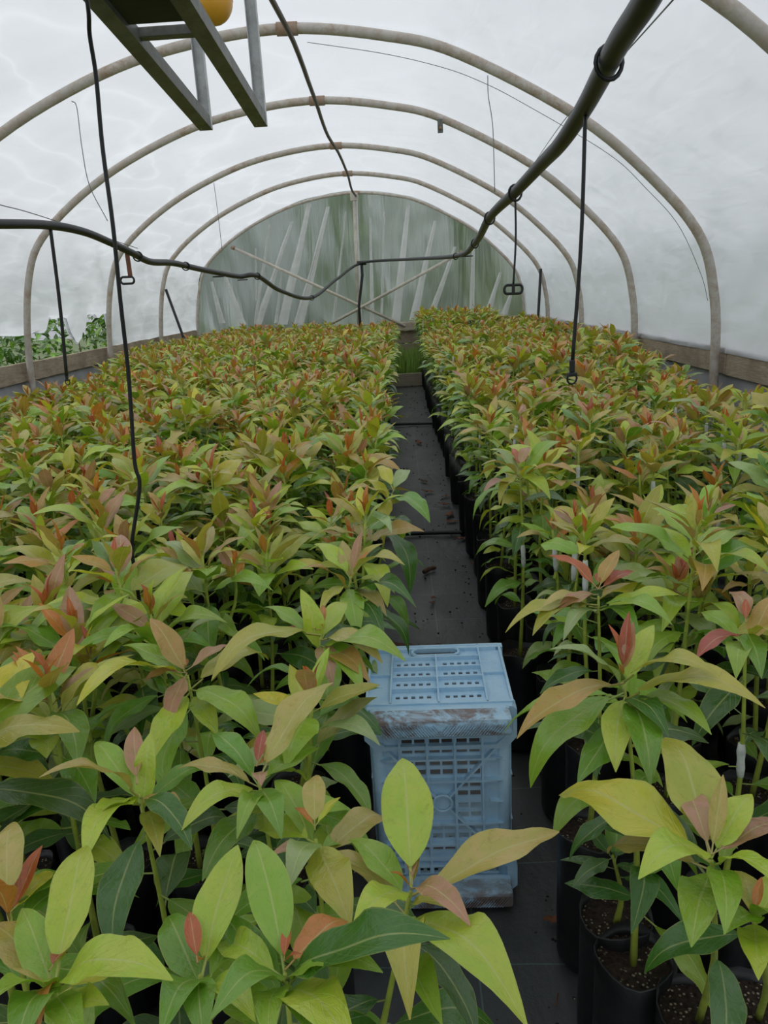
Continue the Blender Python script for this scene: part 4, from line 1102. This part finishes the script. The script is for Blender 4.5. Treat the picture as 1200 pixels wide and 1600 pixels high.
hero(548, 905, 0.84, [(650, 948, .20, 'n', 'dark', 4, -.05), (617, 928, .13, 'n', 'lime', 2, -.01), (604, 962, .13, 'n', 'tan', 3, -.03), (632, 882, .17, 'n', 'olive', 3, .0), (566, 830, .11, 'f', 'pink', 8, .01), (470, 890, .14, 'n', 'bronze', 2), (490, 850, .15, 'f', 'lime', 1),
      (535, 845, .12, 'f', 'tan', 0), (560, 1000, .16, 'n', 'green', 3, -.02), (500, 960, .13, 'n', 'olive', 2), (600, 850, .13, 'f', 'olive', 2), (580, 860, .06, 'f', 'orange', 8, .02), (600, 1000, .18, 'n', 'dark', 10, -.08)],
     'avocado sapling with a dark drooping leaf over the walkway behind the crate', (-0.16, 0), 6)
hero(500, 1000, 0.84, [(598, 1038, .16, 'n', 'tan', 2, .0), (634, 1032, .20, 'n', 'green', 3, -.02), (568, 1085, .16, 'n', 'green', 2, -.01), (578, 1066, .15, 'n', 'bronze', 3, -.02), (330, 1062, .22, 'n', 'olive', 3, .01), (470, 920, .1, 'f', 'lime', 7), (440, 985, .09, 'f', 'crimson', 8, .02), (540, 940, .14, 'f', 'lime', 1), (520, 1075, .13, 'n', 'pink', 2), (410, 950, .14, 'f', 'green', 2), (505, 945, .07, 'f', 'orange', 9, .02)],
     'avocado sapling with tan and green leaves drooping over the crate top', (-0.12, 0), 6)
hero(1165, 990, 0.86, [(1088, 1030, .13, 'n', 'crimson', 5, .0), (1140, 925, .13, 'f', 'pink', 5, .02), (1230, 1010, .14, 'n', 'olive', 2), (1150, 1060, .13, 'n', 'green', 3), (1090, 960, .13, 'f', 'green', 2), (1210, 930, .12, 'f', 'bronze', 1), (1190, 1060, .12, 'n', 'mid', 3), (1165, 935, .06, 'f', 'red', 8, .02)],
     'avocado sapling with one long crimson leaf pointing at the wheel-shaped sapling', (0, 0), 6, tape=True)

# --- the regular rows
def canopy_h(x, y):
    h = 0.83 + 0.10 * noise.noise(Vector((x * 1.0, y * 0.9, 0))) + 0.05 * noise.noise(Vector((x * 2.3 + 9, y * 1.9, 3)))
    if x > 0 and y > 10.4 and x < 1.5: h += 0.15 * min(1, (y - 10.4) / 0.8)
    if x > 0.9 and 4.6 < y < 6.6 and x < 1.7: h += 0.08
    if x < -0.25 and x > -2.6 and 7.6 < y < 10.0: h += 0.05
    if x > 0 and y > 3: h += 0.02
    if x < -2.7 and y < 7.5: h -= 0.13
    if x > 1.6 and y < 5.5: h -= 0.12
    return h
spots = []
rgs = random.Random(77)
row = 0; y = 0.16
while y < 13.75:
    row += 1
    off = 0.09 if row % 2 else 0.0
    x = -0.215 - off * 0.6
    while x > -3.50:
        spots.append((x + rgs.uniform(-0.02, 0.02), y + rgs.uniform(-0.02, 0.02))); x -= 0.185
    x = 0.385 + off * 0.6
    while x < 2.12:
        spots.append((x + rgs.uniform(-0.02, 0.02), y + rgs.uniform(-0.02, 0.02))); x += 0.185
    y += 0.18
plants = []
for (x, y) in spots:
    if any((x - hx) ** 2 + (y - hy) ** 2 < 0.135 ** 2 for hx, hy in HERO): continue
    if x < -3.15 and y < 8.6: continue
    if x > 1.92 and y < 6.5: continue
    h = canopy_h(x, y) + rgs.uniform(-0.07, 0.08)
    P = proj((x, y, h)); 
    if P[2] < 0.1: continue
    m = 0.22 * F / P[2]
    if P[0] < -m or P[0] > 1200 + m or P[1] > 1600 + 1.6 * m: continue
    # keep the stretch before the lens open
    if P[2] < 0.45: continue
    low = False
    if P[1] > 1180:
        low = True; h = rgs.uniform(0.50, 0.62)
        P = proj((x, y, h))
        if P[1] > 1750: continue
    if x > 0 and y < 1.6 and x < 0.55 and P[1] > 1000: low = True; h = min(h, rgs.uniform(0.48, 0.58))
    if x > 0 and y < 1.0 and x < 0.75: continue
    plants.append([P[2], x, y, h, low])
plants.sort()
n_ind = 300 - len(HERO)
near, far = plants[:n_ind], plants[n_ind:]
TONE = {'red': 'red', 'crimson': 'crimson', 'orange': 'orange', 'pink': 'pinkish', 'lime': 'lime', 'yellow': 'yellow', 'tan': 'tan', 'bronze': 'bronze', 'olive': 'olive', 'green': 'green', 'grey': 'grey-green', 'mid': 'mid-green', 'dark': 'dark green', 'deep': 'dull green'}
def label_for(x, names, forked, tape, low):
    bed = 'narrow bed' if x > 0 else 'wide bed'
    if (0 < x < 0.5) or (-0.33 < x < 0): bed += ' at the walkway'
    elif x > 1.8 or x < -3.0: bed += ' by the side boards'
    big = names[8:16] or names
    dom = max(sorted(set(big)), key=big.count)
    k = ('forked ' if forked else '') + ('taped ' if tape else '')
    if low: k = 'short ' + k
    k += 'avocado sapling, ' + TONE[names[0]] + ' tip, ' + TONE[dom] + ' lower leaves, ' + bed
    return k
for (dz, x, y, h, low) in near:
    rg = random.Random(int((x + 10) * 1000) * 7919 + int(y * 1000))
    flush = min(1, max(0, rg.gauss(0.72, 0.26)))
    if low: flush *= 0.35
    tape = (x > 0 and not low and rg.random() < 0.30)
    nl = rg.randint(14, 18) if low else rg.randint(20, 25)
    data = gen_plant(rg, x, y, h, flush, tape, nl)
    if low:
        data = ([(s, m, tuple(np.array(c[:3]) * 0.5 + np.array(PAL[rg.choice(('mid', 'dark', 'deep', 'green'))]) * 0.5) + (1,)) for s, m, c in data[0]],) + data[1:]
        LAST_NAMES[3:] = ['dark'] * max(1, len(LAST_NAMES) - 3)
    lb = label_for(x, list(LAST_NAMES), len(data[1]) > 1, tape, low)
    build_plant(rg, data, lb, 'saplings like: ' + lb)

# --- the remaining rows as one mass: leaves, stems, tape and bags in one mesh
def build_mass():
    Vs, UVs, Fs, Cs, Ms = [], [], [], [], []
    nv = [0]
    def push(V, UV, faces, col, mi):
        Vs.append(V); UVs.append(UV); Cs.append(np.tile(np.array(col), (len(V), 1)))
        for f in faces: Fs.append([q + nv[0] for q in f])
        Ms.extend([mi] * len(faces)); nv[0] += len(V)
    def ring_tube(pts, rads, sides, col, mi):
        V = []
        for p, r in zip(pts, rads):
            for k in range(sides): V.append((p.x + r * math.cos(k / sides * 6.2832), p.y + r * math.sin(k / sides * 6.2832), p.z))
        Fq = [(i * sides + k, i * sides + (k + 1) % sides, (i + 1) * sides + (k + 1) % sides, (i + 1) * sides + k) for i in range(len(pts) - 1) for k in range(sides)]
        push(np.array(V), np.full((len(V), 2), 0.3), Fq, col, mi)
    for (dz, x, y, h, low) in far:
        rg = random.Random(int((x + 10) * 1000) * 7919 + int(y * 1000))
        flush = min(1, max(0, rg.gauss(0.80, 0.22))); tape = (x > 0 and rg.random() < 0.2) or rg.random() < 0.04
        leaves, stems, tapes, base, mid, tip = gen_plant(rg, x, y, h, flush, tape, rg.randint(18, 22))
        for (s, m, c) in leaves:
            V, UV, Fc = FARA[s]
            A = np.array(m)
            push(V @ A[:3, :3].T + A[:3, 3], UV, Fc, c, 0)
        for pts, rads in stems: ring_tube(pts, rads, 4, (1, 1, 1, 1), 1)
        for (k0, k1) in tapes: ring_tube([q_bez(base, mid, tip, k0 - 0.02), q_bez(base, mid, tip, k1 + 0.05)], (0.010, 0.009), 5, (1, 1, 1, 1), 3)
        b = [Vector((x, y, 0)), Vector((x, y, 0.17)), Vector((x, y, BAGH)), Vector((x, y, BAGH - 0.02))]
        ring_tube(b, (0.062, 0.064, 0.0645, 0.03), 9, (1, 1, 1, 1), 2)
    V = np.concatenate(Vs); UV = np.concatenate(UVs); C = np.concatenate(Cs)
    me = bpy.data.meshes.new('sapling_rows'); me.from_pydata(V.tolist(), [], Fs)
    li = np.zeros(len(me.loops), dtype=np.int32); me.loops.foreach_get('vertex_index', li)
    me.uv_layers.new(name='UVMap').data.foreach_set('uv', UV[li].astype(np.float32).ravel())
    ca = me.attributes.new('tint', 'FLOAT_COLOR', 'POINT'); ca.data.foreach_set('color', C.astype(np.float32).ravel())
    for k in ('leaf_far', 'stem', 'bag', 'tape'): me.materials.append(M[k])
    me.polygons.foreach_set('material_index', Ms); me.polygons.foreach_set('use_smooth', [True] * len(Ms)); me.update()
    tag(obj('sapling_rows', me), 'dense farther rows of red-tipped avocado saplings filling both beds', 'saplings', kind='stuff')
build_mass()

# ------------------------------------------------------------------ outside greenery
def shrub(name, loc, rx, ry, rz, n, leaf, pal, label, cat, group, trunk=True, seed=1):
    rg = random.Random(seed); t = empty(name, loc); tag(t, label, cat, group)
    Vs, Fs, Cs, UVs, nv = [], [], [], [], 0
    for k in range(n):
        u = Vector((rg.gauss(0, 1), rg.gauss(0, 1), rg.gauss(0, 1))).normalized() * rg.uniform(0.55, 1.0) ** 0.5
        lump = 1 + 0.25 * noise.noise(u * 2.3 + Vector((seed, 0, 0)))
        p = Vector((u.x * rx * lump, u.y * ry * lump, rz + u.z * rz * lump * 0.98))
        d = (Vector((u.x, u.y, u.z * 0.5 - 0.2)) + Vector((rg.uniform(-.6, .6), rg.uniform(-.6, .6), rg.uniform(-.6, .6))))
        mm = np.array(leaf_matrix(p, d, leaf * rg.uniform(0.7, 1.3), rg.uniform(-.6, .6)))
        V, UV, Fc = FARA[rg.choice((1, 2, 3, 6))]
        Vs.append(V @ mm[:3, :3].T + mm[:3, 3]); UVs.append(UV); Cs.append(np.tile(np.array(jit(rg, PAL[rg.choice(pal)], 0.2)), (len(V), 1)))
        Fs += [[q + nv for q in f] for f in Fc]; nv += len(V)
    me = bpy.data.meshes.new('foliage'); me.from_pydata(np.concatenate(Vs).tolist(), [], Fs)
    li = np.zeros(len(me.loops), dtype=np.int32); me.loops.foreach_get('vertex_index', li)
    me.uv_layers.new(name='UVMap').data.foreach_set('uv', np.concatenate(UVs)[li].astype(np.float32).ravel())
    me.attributes.new('tint', 'FLOAT_COLOR', 'POINT').data.foreach_set('color', np.concatenate(Cs).astype(np.float32).ravel())
    me.materials.append(M['leaf_far']); obj('foliage', me, None, t)
    if trunk: tube('trunk', [(0, 0, -0.04), (0.03, 0, rz * 0.6), (0, 0.02, rz * 1.2)], [0.05 * rx, 0.04 * rx, 0.02 * rx], M['bark'], t, 7)
for k in range(9):
    shrub('leafy_shrub', (-4.5 - 0.75 * (k % 2), 5.6 + 0.62 * k, -0.04), 0.40, 0.50, 0.78 + 0.06 * (k % 3), 420, 0.17, ('dark', 'dark', 'mid', 'deep'), 'dark green leafy shrub outside the torn film side', 'shrub', 'shrubs outside the torn film side', True, 40 + k)
for k, (x, y, rx, rz, pal) in enumerate(((-6.2, 19.0, 1.75, 2.5, ('dark', 'mid', 'deep')), (-3.0, 21.5, 1.9, 2.9, ('dark', 'deep')), (0.3, 19.2, 1.8, 2.7, ('deep', 'dark', 'grey')), (3.3, 21.5, 1.7, 2.6, ('mid', 'olive', 'green')), (6.0, 19, 1.7, 2.3, ('dark', 'mid')))):
    shrub('broad_tree', (x, y, -0.04), rx, 1.15, rz, 2600, 0.34, pal, ['dark round tree seen through the end sheet', 'tall dark green tree seen through the end sheet', 'blue-green tree straight behind the end sheet', 'yellow-green tree seen through the end sheet', 'dark bushy tree beyond the corner of the end sheet'][k], 'tree', 'trees behind the tunnel', True, 70 + k)
